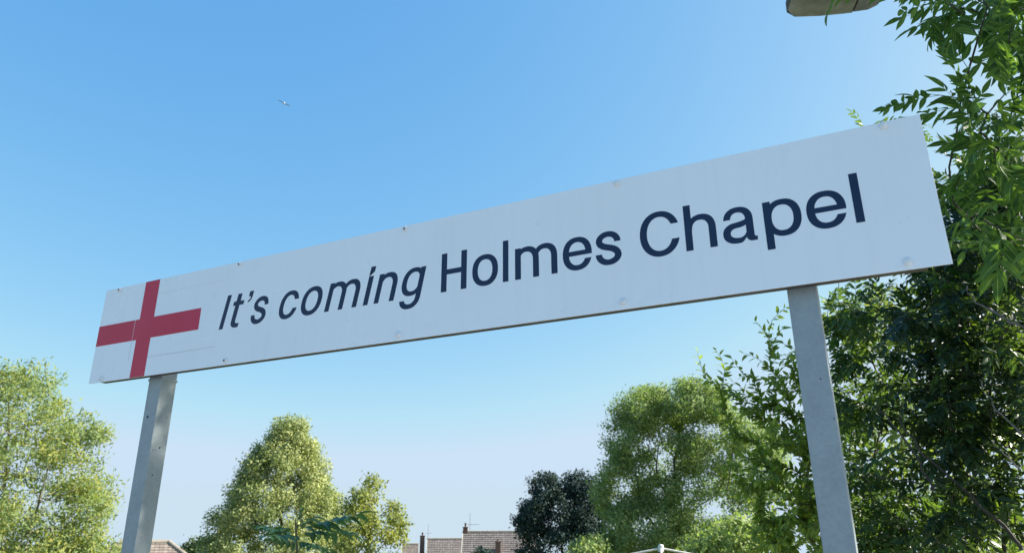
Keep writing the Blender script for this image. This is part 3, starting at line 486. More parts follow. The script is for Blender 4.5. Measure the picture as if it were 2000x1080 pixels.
def far_tree(name, label, D, base_px, spec, lmat, bmat, seed, L, W, per, sig, top_py, r0=.012, droop=.0, upb=.5, step=.7, shell=.55, cat='tree', group='garden trees behind the sign', thr=2.2, hang=0.0, clump_lf=.5, w=.35):
    rng = np.random.default_rng(seed)
    att = ellipsoids(rng, spec, D, shell)
    b = at(base_px, 1050, D); gz = float(land(b[0], b[1])); b[2] = gz - .2
    tp = at(base_px + 6, top_py, D)
    P, par, rad, tips = grow(b, tp, att, rng, step, w=w, r0=r0)
    root = empty(name, (b[0], b[1], gz)); tag(root, label, cat, group)
    inv = np.array([b[0], b[1], gz])
    link('trunk', limb_mesh(P - inv, par, rad, bmat), root)
    tw = np.where(rad < r0 * thr)[0]; tw = tw[tw > 10]
    # clumps of leaves round the thin twigs
    k = rng.poisson(per, len(tw)); idx = np.repeat(tw, k)
    C = P[idx] + np.clip(rng.normal(0, sig, (len(idx), 3)), -1.7 * sig, 1.7 * sig) * [1, 1, .8]
    C[:, 2] -= hang * np.abs(rng.normal(0, 1, len(idx)))
    # blades face outwards from their clump, and a little from the crown's axis
    off = C - P[idx]; off /= np.linalg.norm(off, axis=1, keepdims=True) + 1e-9
    ax_ = C - np.array([b[0], b[1], 0]); ax_[:, 2] = 0; ax_ /= np.linalg.norm(ax_, axis=1, keepdims=True) + 1e-9
    ow = off * 1.2 + ax_ * .45
    tone = rng.random(len(P)); lf = np.clip(clump_lf * tone[idx] + (1 - clump_lf) * rng.random(len(idx)), 0, 1)
    tag(link('crown', leaf_cloud(C - inv, rng, L, W, upb, droop, 'crown', lmat, lf, outw=ow), root), kind='stuff')
    print(name, len(C), len(tw))
    return root, len(C)

ml_lime = mat_leaf('leaf_lime', (.10, .155, .065), (.22, .27, .11), (.38, .40, .17), .26, (1.3, 1.4, .6), .6, spec=.2)
ml_pale = mat_leaf('leaf_pale', (.095, .16, .07), (.165, .23, .095), (.33, .31, .08), .38, (2.0, 1.9, .7), .6, spec=.2)
ml_yel = mat_leaf('leaf_yellowish', (.13, .18, .06), (.23, .265, .085), (.40, .37, .10), .34, (1.8, 1.7, .6), .6, spec=.2)
ml_cop = mat_leaf('leaf_copper', (.020, .042, .044), (.030, .058, .056), (.06, .085, .058), .15, (1.6, 1.1, .7), .75, spec=.12)
ml_will = mat_leaf('leaf_grey_green', (.115, .175, .075), (.21, .275, .105), (.37, .395, .15), .33, (1.5, 1.7, .7), .6, spec=.2)
ml_hedge = mat_leaf('leaf_hedge', (.03, .06, .02), (.05, .085, .028), (.09, .12, .04), .25)
cnt = {}
# big rounded cone of a lime, centre left
spec = []
for py, half, rd in ((846, 30, 1.0), (880, 56, 1.7), (918, 80, 2.4), (962, 100, 3.0), (1010, 118, 3.5), (1065, 136, 4.0), (1130, 136, 4.0)):
    cx = 572 - (py - 800) * .12
    spec.append((cx, py, half, 36, 0, rd, int(17 + half * .68)))
far_tree('lime_tree', 'tall cone shaped lime tree lit yellow green, left of centre', 46, 548, spec, ml_lime, m_bark, 11, .11, .075, 150, .27, 850, droop=.5, upb=.15, hang=.34, clump_lf=.7, shell=.80, thr=1.3)
# slender yellowish tree beside it
spec = [(718, 960, 26, 34, 0, 1.0, 26), (700, 1000, 40, 34, 0, 1.3, 34), (775, 1010, 20, 26, 0, .8, 14), (745, 1045, 48, 34, 0, 1.5, 40), (690, 1060, 40, 40, 0, 1.5, 30), (720, 1120, 80, 50, 0, 1.8, 40)]
far_tree('maple_tree', 'small loose yellow green tree standing right of the lime tree', 34, 722, spec, ml_yel, m_bark2, 12, .105, .078, 34, .20, 975, r0=.009, step=.45, shell=.3, thr=1.5)
# airy tree at the left edge
spec = [(45, 765, 62, 62, 0, 1.6, 50), (-40, 800, 80, 80, 0, 2.0, 55), (110, 850, 60, 50, 0, 1.6, 50), (190, 850, 26, 36, 0, .8, 14), (40, 900, 110, 70, 0, 2.3, 90), (175, 930, 42, 50, 0, 1.4, 36),
        (60, 990, 130, 60, 0, 2.5, 110), (180, 1030, 38, 50, 0, 1.4, 34), (60, 1080, 130, 60, 0, 2.5, 90), (-60, 950, 90, 120, 0, 2.5, 70), (100, 1130, 150, 60, 0, 2.5, 110), (30, 1060, 60, 40, 1.5, 1.5, 30), (150, 1075, 60, 30, 1.2, 1.2, 30)]
far_tree('ash_tree', 'airy pale green tree with yellow tips at the left edge', 24, 20, spec, ml_pale, m_bark2, 13, .105, .036, 34, .17, 790, r0=.006, step=.42, shell=.25, droop=.25, thr=1.7)
# open crowned willow, right of centre
spec = [(1322, 885, 45, 45, -.3, 1.0, 18), (1262, 800, 62, 48, 0, 1.8, 69), (1345, 785, 75, 45, 0, 2.0, 80), (1225, 860, 45, 55, 0, 1.6, 48), (1215, 950, 55, 60, 0, 1.9, 63), (1400, 850, 60, 70, 0, 2.2, 64),
        (1260, 1030, 90, 55, 0, 2.4, 103), (1380, 980, 70, 80, 0, 2.2, 80), (1310, 900, 55, 60, .8, 1.6, 28), (1285, 960, 50, 40, .5, 1.6, 25), (1350, 1080, 120, 60, 0, 2.5, 92), (1470, 900, 60, 90, 0, 2, 69), (1200, 1100, 60, 60, 0, 2, 57)]
far_tree('willow_tree', 'large rounded grey green tree with open middle, behind the leafy shrub', 33, 1318, spec, ml_will, m_bark, 14, .105, .05, 90, .25, 820, r0=.009, step=.5, shell=.6, droop=.35, hang=.12, thr=2.0)
# copper beech
spec = [(1062, 950, 26, 28, 0, 1.1, 26), (1130, 945, 28, 24, 0, 1.1, 24), (1092, 1000, 74, 50, 0, 2.6, 110), (1040, 1020, 34, 40, 0, 1.6, 40), (1095, 1070, 84, 55, 0, 2.8, 110), (1150, 1000, 38, 60, 0, 2, 50)]
far_tree('copper_beech_tree', 'dark purple leaved beech tree beside the tiled roofs', 52, 1092, spec, ml_cop, m_bark, 15, .135, .10, 66, .28, 960, r0=.012, step=.7, shell=.5)
# dark low tree by the left roof and bushes at the foot of the picture
spec = [(392, 1080, 34, 26, 0, 1.2, 60), (372, 1095, 30, 30, 0, 1.2, 40)]
far_tree('hawthorn_tree', 'low dark green tree between the brown roof and the lime', 54, 390, spec, ml_hedge, m_bark, 16, .17, .12, 40, .3, 1075, shell=.3)
spec = [(942, 1094, 22, 17, 0, .9, 40)]
far_tree('holly_tree', 'dark round treetop in front of the grey tiled roof', 60, 942, spec, ml_cop, m_bark, 17, .17, .12, 40, .28, 1088, shell=.3)
spec = [(1150, 1085, 32, 32, 0, 1.0, 60)]
far_tree('laburnum_tree', 'small green bush at the foot of the dark beech', 30, 1150, spec, ml_will, m_bark, 18, .12, .08, 34, .2, 1075, r0=.008, step=.4, shell=.3)
spec = [(1400, 1075, 60, 34, 0, 1.0, 60), (1460, 1050, 60, 40, 0, 1.0, 60)]
far_tree('elder_tree', 'pale green bush low down between willow and shrub', 16, 1430, spec, ml_will, m_bark, 19, .075, .045, 34, .15, 1060, r0=.005, step=.25, shell=.3)

# ------------------------------------------------------------------ near foliage: pinnate and oval leaves
def blade(L, W, fold, curl, rows, rng):
    """a pointed oval blade along +Y -> verts, quads, mid coordinate"""
    if rows >= 5: T = np.array([0, .14, .36, .62, .84, 1.0]); Wd = np.array([.10, .66, 1.0, .84, .40, .03])
    elif rows == 3: T = np.array([0, .33, .72, 1.0]); Wd = np.array([.12, 1.0, .72, .04])
    else: T = np.array([0, .42, 1.0]); Wd = np.array([.15, 1.0, .05])
    n = len(T); b = rng.normal(0, .10)
    y = T * L; x0 = b * L * T * T; z0 = -curl * L * T * T
    hw = Wd * W / 2; zf = fold * hw * 2
    V = np.stack([np.stack([x0 - hw, y, z0 + zf], -1), np.stack([x0, y, z0], -1), np.stack([x0 + hw, y, z0 + zf], -1)], 1).reshape(-1, 3)
    i = np.arange(n - 1)[:, None] * 3
    Q = np.concatenate([i + np.array([0, 1, 4, 3])[None], i + np.array([1, 2, 5, 4])[None]])
    return V, Q, np.tile([1.0, 0.0, 1.0], n)
def rotm(ax, a):
    return np.array(Matrix.Rotation(a, 3, Vector(ax)))
def pinnate(rng, L=.20, pairs=5, ll=.072, lw=.027, rows=5, droop=.25, stalk=.25):
    """an ash leaf: curved stalk with paired leaflets and one at the tip"""
    V, Q, mid, lf = [], [], [], []; n = 0
    def put(v, q, m, r):
        nonlocal n
        V.append(v); Q.append(q + n); mid.append(m); lf.append(np.full(len(v), r)); n += len(v)
    side = rng.normal(0, .10)
    def rach(t): return np.array([side * L * t * t, L * t, -droop * L * t * t])
    ts = np.linspace(0, 1, 5)
    v, q = tube_np(np.array([rach(t) for t in ts]), np.linspace(.0016, .0007, 5), 3); put(v, q, np.zeros(len(v)), .9)
    for k in range(pairs):
        t = stalk + (.93 - stalk) * k / (pairs - 1) if pairs > 1 else .6
        sz = (.72 + .45 * math.sin(math.pi * (.25 + .6 * k / max(1, pairs - 1))))
        for s in (-1, 1):
            if rng.random() < .03: continue
            v, q, m = blade(ll * sz * rng.uniform(.88, 1.1), lw * sz * rng.uniform(.85, 1.15), rng.uniform(.05, .32), rng.uniform(.08, .42), rows, rng)
            ang = R_(rng.uniform(42, 64))
            M = rotm((0, 0, 1), -s * ang) @ rotm((0, 1, 0), rng.normal(0, .28)) @ rotm((1, 0, 0), -rng.uniform(.0, .5))
            put(v @ M.T + rach(t + rng.uniform(-.012, .012)), q, m, rng.random())
    v, q, m = blade(ll * 1.12, lw * 1.1, .15, .25, rows, rng)
    put(v @ rotm((1, 0, 0), -2 * droop * .7).T + rach(1.0), q, m, rng.random())
    return np.concatenate(V), np.concatenate(Q), np.concatenate(mid), np.concatenate(lf)
def oval(rng, L=.062, W=.034, rows=5):
    v, q, m = blade(L, W, rng.uniform(.06, .3), rng.uniform(.05, .4), rows, rng)
    v = v + np.array([0, L * .12, 0]); t, tq = tube_np(np.array([[0, 0, 0], [0, L * .07, -.001], [0, L * .13, 0]]), .0008, 3)
    return np.concatenate([v, t]), np.concatenate([q, tq + len(v)]), np.concatenate([m, np.zeros(len(t))]), np.full(len(v) + len(t), rng.random())
def leaf_places(P, par, tips, rng, reach, gap, opposite, out=.75, grav=.35, scale=(0.8, 1.15)):
    """4x4 placements of leaves along the last `reach` metres of every shoot"""
    Ms = []
    for t in tips:
        ch = [t]; i = t; L = 0
        while par[i] >= 0 and L < reach:
            L += np.linalg.norm(P[i] - P[par[i]]); i = par[i]; ch.append(i)
        pts = P[ch]; seg = np.linalg.norm(np.diff(pts, axis=0), axis=1); cum = np.concatenate([[0], np.cumsum(seg)])
        s = .005; ph = rng.uniform(0, 6.28); k = 0
        while s < min(reach, cum[-1]):
            j = min(len(seg) - 1, max(0, int(np.searchsorted(cum, s) - 1))); u = (s - cum[j]) / max(seg[j], 1e-6)
            p = pts[j] * (1 - u) + pts[j + 1] * u; d = pts[j] - pts[j + 1]; d = d / (np.linalg.norm(d) + 1e-9)
            a = np.cross(d, [0.1, .2, 1.0]); a /= np.linalg.norm(a) + 1e-9; b = np.cross(d, a)
            for h in ((0, math.pi) if opposite else (0,)):
                th = ph + h + rng.normal(0, .25)
                sd_ = a * math.cos(th) + b * math.sin(th)
                f = sd_ * out + d * (.75 if k else 1.6) + np.array([0, 0, -grav]) + rng.normal(0, .12, 3); f /= np.linalg.norm(f)
                up_ = np.array([0, 0, 1.0]) + rng.normal(0, .5, 3); x = np.cross(f, up_); x /= np.linalg.norm(x) + 1e-9; z = np.cross(x, f)
                M = np.eye(4); M[:3, 0] = x; M[:3, 1] = f; M[:3, 2] = z; M[:3, :3] *= rng.uniform(*scale); M[:3, 3] = p
                Ms.append(M)
            ph += math.pi / 2 if opposite else 2.4
            s += gap * rng.uniform(.7, 1.3); k += 1
    return np.array(Ms)
def merged(name, Ms, variants, rng, mat):
    V, Q, A, B = [], [], [], []; n = 0
    ids = rng.integers(0, len(variants), len(Ms))
    for vi, (v, q, mid, lf) in enumerate(variants):
        m = Ms[ids == vi]
        if not len(m): continue
        W = (np.einsum('nij,vj->nvi', m[:, :3, :3], v) + m[:, None, :3, 3]).reshape(-1, 3)
        V.append(W); Q.append((np.arange(len(m))[:, None, None] * len(v) + q[None] + n).reshape(-1, 4))
        A.append(np.tile(mid, len(m))); B.append(np.clip(np.tile(lf, len(m)) * .5 + np.repeat(rng.random(len(m)), len(v)) * .62, 0, 1.2)); n += len(W)
    return mesh_np(name, np.concatenate(V), np.concatenate(Q), mat, {'mid': np.concatenate(A), 'lf': np.concatenate(B)}, True)
def leafy(root, inv, Ms, fine, coarse, rng, mat, nparts=300):
    """the leaves that show largest are parts; the rest one mass"""
    c = Ms[:, :3, 3] + Ms[:, :3, 1] * .1
    px, py, d = project(c)
    vis = (px > -40) & (px < 2040) & (py > -60) & (py < 1110) & (d > .3)
    near = np.where(vis)[0]; near = near[np.argsort(d[near])][:nparts]
    mvs = [mesh_np('leaf', v, q, mat, {'mid': m, 'lf': l}, True) for v, q, m, l in fine]
    for i in near:
        o = link('leaf', mvs[int(rng.integers(0, len(mvs)))], root)
        M = Ms[i].copy(); M[:3, 3] -= inv; o.matrix_local = Matrix(M.tolist())
    rest = np.ones(len(Ms), bool); rest[near] = False
    S = Ms.copy(); S[:, :3, 3] -= inv
    a = S[rest & vis]; b = S[rest & ~vis]
    if len(a): tag(link('foliage', merged('foliage', a, fine if len(a) < 900 else coarse[0], rng, mat), root), kind='stuff')
    if len(b): tag(link('foliage', merged('foliage', b, coarse[1], rng, mat), root), kind='stuff')
    return len(near), int((rest & vis).sum()), int((rest & ~vis).sum())

ml_ash = mat_leaf('leaf_ash', (.034, .080, .024), (.056, .122, .034), (.10, .18, .05), .35, (2.3, 2.2, .55), .55, True, spec=.25)
ml_ash3 = mat_leaf('leaf_young_ash', (.024, .058, .024), (.040, .088, .033), (.08, .14, .048), .36, (2.3, 2.1, .55), .5, True, spec=.25)
ml_ash2 = mat_leaf('leaf_ash_shade', (.010, .027, .019), (.018, .043, .025), (.05, .095, .03), .36, (3.2, 2.8, .5), .36, True)  # darker copy of the ash leaf, the thicket's shade put into its colour
ml_shrub = mat_leaf('leaf_shrub', (.06, .12, .036), (.105, .18, .05), (.19, .26, .07), .44, (2.4, 2.2, .5), .55, True, spec=.25)
ml_sap = mat_leaf('leaf_sapling', (.026, .072, .030), (.042, .105, .042), (.075, .15, .055), .22, (1.6, 1.9, .9), .4, True)
rngL = np.random.default_rng(5)
PIN5 = [pinnate(rngL, L=rngL.uniform(.15, .24), pairs=int(rngL.integers(3, 7)), ll=rngL.uniform(.058, .084), lw=rngL.uniform(.021, .033), rows=5, droop=rngL.uniform(-.05, .5)) for _ in range(14)]
PIN3 = [pinnate(rngL, L=rngL.uniform(.16, .22), pairs=int(rngL.integers(4, 6)), rows=3, droop=rngL.uniform(.1, .45)) for _ in range(7)]
PIN2 = [pinnate(rngL, L=.2, pairs=5, rows=2, droop=.3) for _ in range(3)]
OV5 = [oval(rngL, rngL.uniform(.052, .075), rngL.uniform(.028, .038)) for _ in range(8)]
OV3 = [oval(rngL, rngL.uniform(.052, .075), rngL.uniform(.028, .038), 3) for _ in range(8)]

def near_tree(name, label, base, tip, att, seed, fine, coarse, mat, bark, reach, gap, opposite, step, r0, scale=(.8, 1.15), cat='tree', group=None, grav=.35, w=.3, out=.75):
    rng = np.random.default_rng(seed)
    base = np.array([base[0], base[1], float(land(base[0], base[1])) - .15])
    P, par, rad, tips = grow(base, tip, att, rng, step, w=w, r0=r0, ntr=8)
    inv = np.array([base[0], base[1], base[2] + .15])
    root = empty(name, tuple(inv)); tag(root, label, cat, group)
    link('trunk', limb_mesh(P - inv, par, rad, bark), root)
    Ms = leaf_places(P, par, tips, rng, reach, gap, opposite, out, grav, scale)
    print(name, leafy(root, inv, Ms, fine, coarse, rng, mat))
    return root, inv

rngA = np.random.default_rng(21)
# A: the overhanging ash at the right, three metres off; its unseen crown goes on towards the sun, placed and thickened to shade the left post
attA = np.concatenate([
    np.array([at(x, y, D_) for x, y, D_ in ((1828, -26, 2.9), (1816, -8, 3.1), (1842, 2, 2.8), (1885, 18, 3.2), (1930, 12, 3.0), (1978, 42, 3.1), (1905, -30, 3.4), (1622, -74, 2.7),
              (1832, 186, 2.9), (1972, 112, 3.2), (1962, 184, 2.9), (1992, 92, 3.3), (1868, 262, 3.2), (1915, 258, 3.0), (1982, 240, 3.3), (1890, 330, 3.4), (1945, 316, 3.0), (1992, 345, 3.2),
              (1905, 420, 3.1), (1962, 398, 3.3), (1862, 396, 3.4), (1998, 468, 3.0), (1930, 470, 3.5))]),
    np.array([4.7, 3.4, 5.8]) + rand_unit(rngA, 400) * (.2 + .8 * rngA.random((400, 1)) ** .5) * [1.5, 1.8, 1.6],
    np.array([5.2, 2.6, 3.2]) + rand_unit(rngA, 40) * (.35 + .65 * rngA.random((40, 1)) ** .5) * [1.3, 1.9, 1.8]])
bA = at(2330, 900, 4.9)
tipA = np.array([bA[0] - .1, bA[1] - .3, 5.4])
near_tree('ash_tree', 'tall ash with long pinnate leaves overhanging the sign\'s right end', bA, tipA, attA, 22, PIN5, (PIN3, PIN2), ml_ash, m_bark, .26, .11, True, .16, .0035, (.7, 1.15), w=.25, grav=.18)
# B: the dark thicket behind the right post
attB = ellipsoids(rngA, [(1925, 520, 95, 60, 0, .7, 18), (1850, 640, 80, 70, 0, .8, 20), (1940, 700, 90, 100, 0, .9, 24), (1790, 760, 70, 60, 0, .7, 13), (1900, 880, 110, 80, 0, .9, 18),
                         (1850, 1010, 140, 60, 0, .9, 20), (1820, 500, 40, 40, .3, .5, 9), (2060, 760, 80, 260, 0, 1.0, 20), (1910, 340, 75, 80, .6, .7, 16), (1985, 400, 60, 80, .4, .7, 14), (1900, 450, 90, 50, .3, .7, 14), (1930, 600, 110, 90, 0, .8, 12), (1880, 780, 100, 80, 0, .8, 10)], 5.6, .35)
attE = ellipsoids(rngA, [(1650, 640, 40, 60, .3, .5, 10), (1690, 700, 55, 60, .2, .6, 13), (1640, 800, 60, 70, .2, .6, 12), (1740, 940, 90, 70, .2, .8, 15), (1660, 1000, 70, 80, .2, .7, 13), (1640, 590, 35, 28, .3, .4, 6), (1760, 1060, 90, 40, .2, .6, 8)], 5.9, .35)
attE = np.concatenate([attE, [at(1690, 256, 6.2), at(1790, 250, 6.4), at(1700, 560, 5.5), at(1728, 578, 5.6)]])
near_tree('young_ash_tree', 'lighter green young ash immediately right of the right hand post', at(1740, 900, 6.7), at(1690, 640, 6.4), attE, 27, PIN3, (PIN3, PIN2), ml_ash3, m_bark, .30, .085, True, .2, .003, (.65, 1.0), w=.3)
bB = at(1985, 900, 6.6)
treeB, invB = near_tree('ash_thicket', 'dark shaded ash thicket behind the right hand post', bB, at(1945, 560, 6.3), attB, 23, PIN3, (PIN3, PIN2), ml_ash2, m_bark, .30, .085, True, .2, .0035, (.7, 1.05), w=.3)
def stems(root, inv, lines, mat, name):
    for D, pts, r in lines:
        w_ = np.array([at(x, y, D) for x, y in pts]) - inv
        q = np.array([w_[int(i)] * (1 - i % 1) + w_[min(int(i) + 1, len(w_) - 1)] * (i % 1) for i in np.linspace(0, len(w_) - 1.001, len(w_) * 4)])
        q = q + np.random.default_rng(3).normal(0, .004, q.shape)
        link(name, mesh_np(name, *tube_np(q, np.linspace(r * .35, r * .7, len(q)), 5), mat, None, True), root)
stems(treeB, invB, [(4.3, [(1943, 445), (1968, 485), (2000, 525), (2040, 590)], .011), (4.4, [(1884, 560), (1905, 590), (1950, 615), (2000, 640), (2040, 650)], .011),
                    (4.5, [(1985, 630), (1998, 665), (2020, 720)], .005), (4.5, [(1912, 745), (1945, 800), (2000, 852), (2040, 880)], .009), (4.6, [(1936, 860), (1965, 890), (1992, 918)], .006)], m_dead, 'dead_stem')
stems(treeB, invB, [(4.9, [(1708, 786), (1745, 830), (1790, 890), (1826, 958)], .011), (5.0, [(1750, 810), (1800, 885), (1870, 945), (1965, 1030), (2000, 1075)], .016),
                    (5.1, [(1690, 927), (1760, 938), (1800, 945)], .007), (6.0, [(1948, 900), (1960, 985), (1962, 1080)], .02)], m_bark, 'branch')
# C: shrub with oval leaves, left of the right post
attC = np.concatenate([ellipsoids(rngA, [(1450, 770, 48, 46, 0, .35, 25), (1530, 720, 46, 60, 0, .35, 27), (1490, 850, 80, 60, 0, .45, 43), (1565, 820, 50, 90, 0, .45, 35), (1520, 940, 90, 70, 0, .5, 50),
                                         (1440, 930, 40, 50, 0, .3, 15), (1570, 1030, 80, 60, 0, .5, 35), (1480, 1050, 70, 50, 0, .45, 27), (1625, 930, 50, 110, .1, .4, 25)], 4.9, .3),
                       np.array([at(x, y, 4.9 + d) for x, y, d in ((1362, 690, 0), (1398, 684, .1), (1380, 740, 0), (1452, 690, .1), (1476, 628, 0), (1500, 660, .1), (1535, 600, .2), (1528, 640, 0), (1415, 720, .1), (1392, 800, 0), (1405, 860, .1), (1430, 700, 0))])])
bC = at(1640, 900, 5.4)
near_tree('goat_willow_shrub', 'leafy green shrub with oval leaves left of the right hand post', bC, at(1560, 860, 5.1), attC, 24, OV5, (OV3, OV3), ml_shrub, m_twig, .30, .020, False, .09, .0018, (.5, .9), cat='shrub', grav=.15, w=.3, out=.8)
# D: sunlit leaves deeper in behind the thicket
spec = [(1700, 640, 70, 60, 0, .8, 40), (1800, 620, 90, 80, 0, 1.0, 46), (1920, 600, 110, 110, 0, 1.2, 60), (1720, 830, 110, 90, 0, 1.1, 70), (1880, 850, 130, 120, 0, 1.3, 80), (1750, 1020, 160, 90, 0, 1.3, 80), (1950, 1040, 120, 90, 0, 1.3, 60), (1560, 1000, 90, 70, 0, .8, 40)]
far_tree('hazel_tree', 'sunlit yellow green tree glimpsed through gaps in the dark thicket', 10.5, 1850, spec, ml_pale, m_bark, 25, .085, .05, 9, .16, 640, r0=.005, step=.3, shell=.3, group=None)

# sapling just behind the sign, pinnate leaves spread flat
rngS = np.random.default_rng(31)
sb = at(582, 1080, 4.2); sz = float(land(sb[0], sb[1])); st = at(578, 1030, 4.2)
sap = empty('sapling', (sb[0], sb[1], sz)); tag(sap, 'young sapling with blue green pinnate leaves, in front of the lime tree', 'sapling')
si = np.array([sb[0], sb[1], sz])
link('stem', mesh_np('stem', *tube_np(np.array([[0, 0, -.1], [.01, .01, .9], (at(580, 1075, 4.2) - si), st - si, at(577, 1012, 4.2) - si]), np.array([.016, .011, .006, .005, .002]), 6), m_twig, None, True), sap)
SAPV = [pinnate(rngS, L=.34, pairs=7, ll=.10, lw=.040, rows=5, droop=d, stalk=.16) for d in (.05, .12, .2, -.05)]
SAPM = [mesh_np('leaf', v, q, ml_sap, {'mid': m, 'lf': l}, True) for v, q, m, l in SAPV]
for k, (hx, hy, hz, s, pos) in enumerate(((1, -.05, .30, 1.0, .9), (-1, .1, .22, .62, .9), (.75, .55, .18, .9, .7), (-.7, -.5, .12, .62, .75), (.2, 1, .3, .8, 1.0), (-.2, -1, .15, .7, .6), (.8, -.5, -.02, .75, .4), (-.75, .5, .0, .6, .4), (.1, .2, 1, .3, 1.05))):
    f = np.array([hx, hy, hz], float); f /= np.linalg.norm(f)
    x = np.cross(f, [0, .15, 1.0]); x /= np.linalg.norm(x); z = np.cross(x, f)
    M = np.eye(4); M[:3, 0] = x * s; M[:3, 1] = f * s; M[:3, 2] = z * s
    M[:3, 3] = (at(580, 1075, 4.2) - si) * (1 - pos) + (st - si) * pos
    link('leaf', SAPM[k % 4], sap).matrix_local = Matrix(M.tolist())

# ------------------------------------------------------------------ houses
def mat_tiles(name, a, b, c):
    m, n, l, p = new_mat(name)
    t = n.new('ShaderNodeAttribute'); t.attribute_name = 'lf'
    r = n.new('ShaderNodeValToRGB'); e = r.color_ramp.elements
    e[0].color = (*a, 1); e[1].color = (*c, 1); x = e.new(.6); x.color = (*b, 1)
    l.new(t.outputs['Fac'], r.inputs[0])
    ns = n.new('ShaderNodeTexNoise'); ns.inputs['Scale'].default_value = 1.4; ns.inputs['Detail'].default_value = 6
    tc = n.new('ShaderNodeTexCoord'); l.new(tc.outputs['Object'], ns.inputs['Vector'])
    mr = n.new('ShaderNodeMapRange'); mr.inputs[1].default_value = .5; mr.inputs[2].default_value = .75; mr.inputs[4].default_value = .5
    l.new(ns.outputs['Fac'], mr.inputs[0])
    mx = n.new('ShaderNodeMix'); mx.data_type = 'RGBA'; mx.inputs[7].default_value = (.22, .21, .17, 1)
    l.new(mr.outputs[0], mx.inputs[0]); l.new(r.outputs[0], mx.inputs[6]); l.new(mx.outputs[2], p.inputs['Base Color'])
    p.inputs['Roughness'].default_value = .85
    return m
mt_grey = mat_tiles('grey_brown_tiles', (.20, .165, .155), (.235, .20, .185), (.28, .24, .225))
mt_brown = mat_tiles('brown_tiles', (.19, .155, .14), (.225, .185, .165), (.27, .23, .20))
m_brick = mat_plain('red_brick', (.20, .105, .085), .85, col2=(.14, .075, .06), nscale=20)
m_render = mat_plain('cream_render', (.62, .56, .45), .85, noise=.15, nscale=3)
m_orange = mat_plain('ochre_brick', (.42, .25, .12), .85, col2=(.34, .19, .09), nscale=18)
m_frame = mat_plain('white_upvc', (.78, .78, .76), .4)
m_glass = mat_plain('window_glass', (.03, .04, .05), .05, spec=.8)
m_pot = mat_plain('chimney_pot_clay', (.10, .085, .08), .8)
m_aer = mat_plain('aerial_metal', (.30, .31, .32), .4, metal=.6)
def tile_field(name, A, U, Dn, nu, nv, mat, rng, clip=None):
    """lapped tiles on the slope A + u*U + v*Dn; each tile its own slab"""
    U = np.asarray(U, float); Dn = np.asarray(Dn, float); N = np.cross(Dn, U); N /= np.linalg.norm(N)
    if N[2] < 0: N = -N
    u, v = np.meshgrid(np.arange(nu), np.arange(nv)); u = u.ravel().astype(float); v = v.ravel().astype(float)
    u = u + .5 * (v % 2) * 0
    if clip is not None:
        k = clip((u + .5) / nu, (v + .5) / nv); u, v = u[k], v[k]
    n = len(u)
    def pt(a, b, h): return A + ((u + a) / nu)[:, None] * U + ((v + b) / nv)[:, None] * Dn + h[:, None] * N
    j = rng.normal(0, .006, n)
    z0 = np.full(n, .008); z1 = np.full(n, .05) + j
    V = np.stack([pt(.03, -.05, z0 + .002), pt(.97, -.05, z0 + .002), pt(.97, 1.0, z1), pt(.03, 1.0, z1), pt(.97, 1.0, z0 - .004), pt(.03, 1.0, z0 - .004)], 1).reshape(-1, 3)
    i = np.arange(n)[:, None] * 6
    Q = np.concatenate([i + np.array([0, 1, 2, 3]), i + np.array([3, 2, 4, 5])])
    return mesh_np(name, V, Q, mat, {'lf': np.repeat(rng.random(n), 6)}, False)
def aerial(root, x, y, z, h, rz, bars=5):
    A = Acc(); A.tube([[x, y, z], [x, y, z + h * .5], [x, y, z + h]], .028, 5)
    c, s = math.cos(rz), math.sin(rz)
    A.tube([[x - c * .3, y - s * .3, z + h * .42], [x, y, z + h * .42], [x + c * 1.0, y + s * 1.0, z + h * .42]], .022, 4)
    for k in range(bars):
        t = -.25 + k * 1.2 / bars
        A.tube([[x + c * t - s * .22, y + s * t + c * .22, z + h * .42], [x + c * t, y + s * t, z + h * .42], [x + c * t + s * .22, y + s * t - c * .22, z + h * .42]], .012, 4)
    link('aerial', A.mesh('aerial', m_aer), root)
def chimney(root, x, y, z0, z1, w, mat, pots=1, pot_h=.5):
    bm = bmesh.new(); bm_box(bm, x - w / 2, x + w / 2, y - w / 2, y + w / 2, z0, z1, .01); bm_box(bm, x - w / 2 - .05, x + w / 2 + .05, y - w / 2 - .05, y + w / 2 + .05, z1 + .001, z1 + .10, .01)
    ch = link('chimney', mesh_bm('chimney', bm, mat), root)
    for k in range(pots):
        xo = x + (k - (pots - 1) / 2) * .35; A = Acc()
        A.tube([[xo, y, z1 + .1], [xo, y, z1 + .12 + pot_h * .1], [xo, y, z1 + .1 + pot_h * .8], [xo, y, z1 + .1 + pot_h * .85], [xo, y, z1 + .1 + pot_h]], [.14, .12, .10, .13, .12], 10)
        link('chimney_pot', A.mesh('chimney_pot', m_pot), ch)
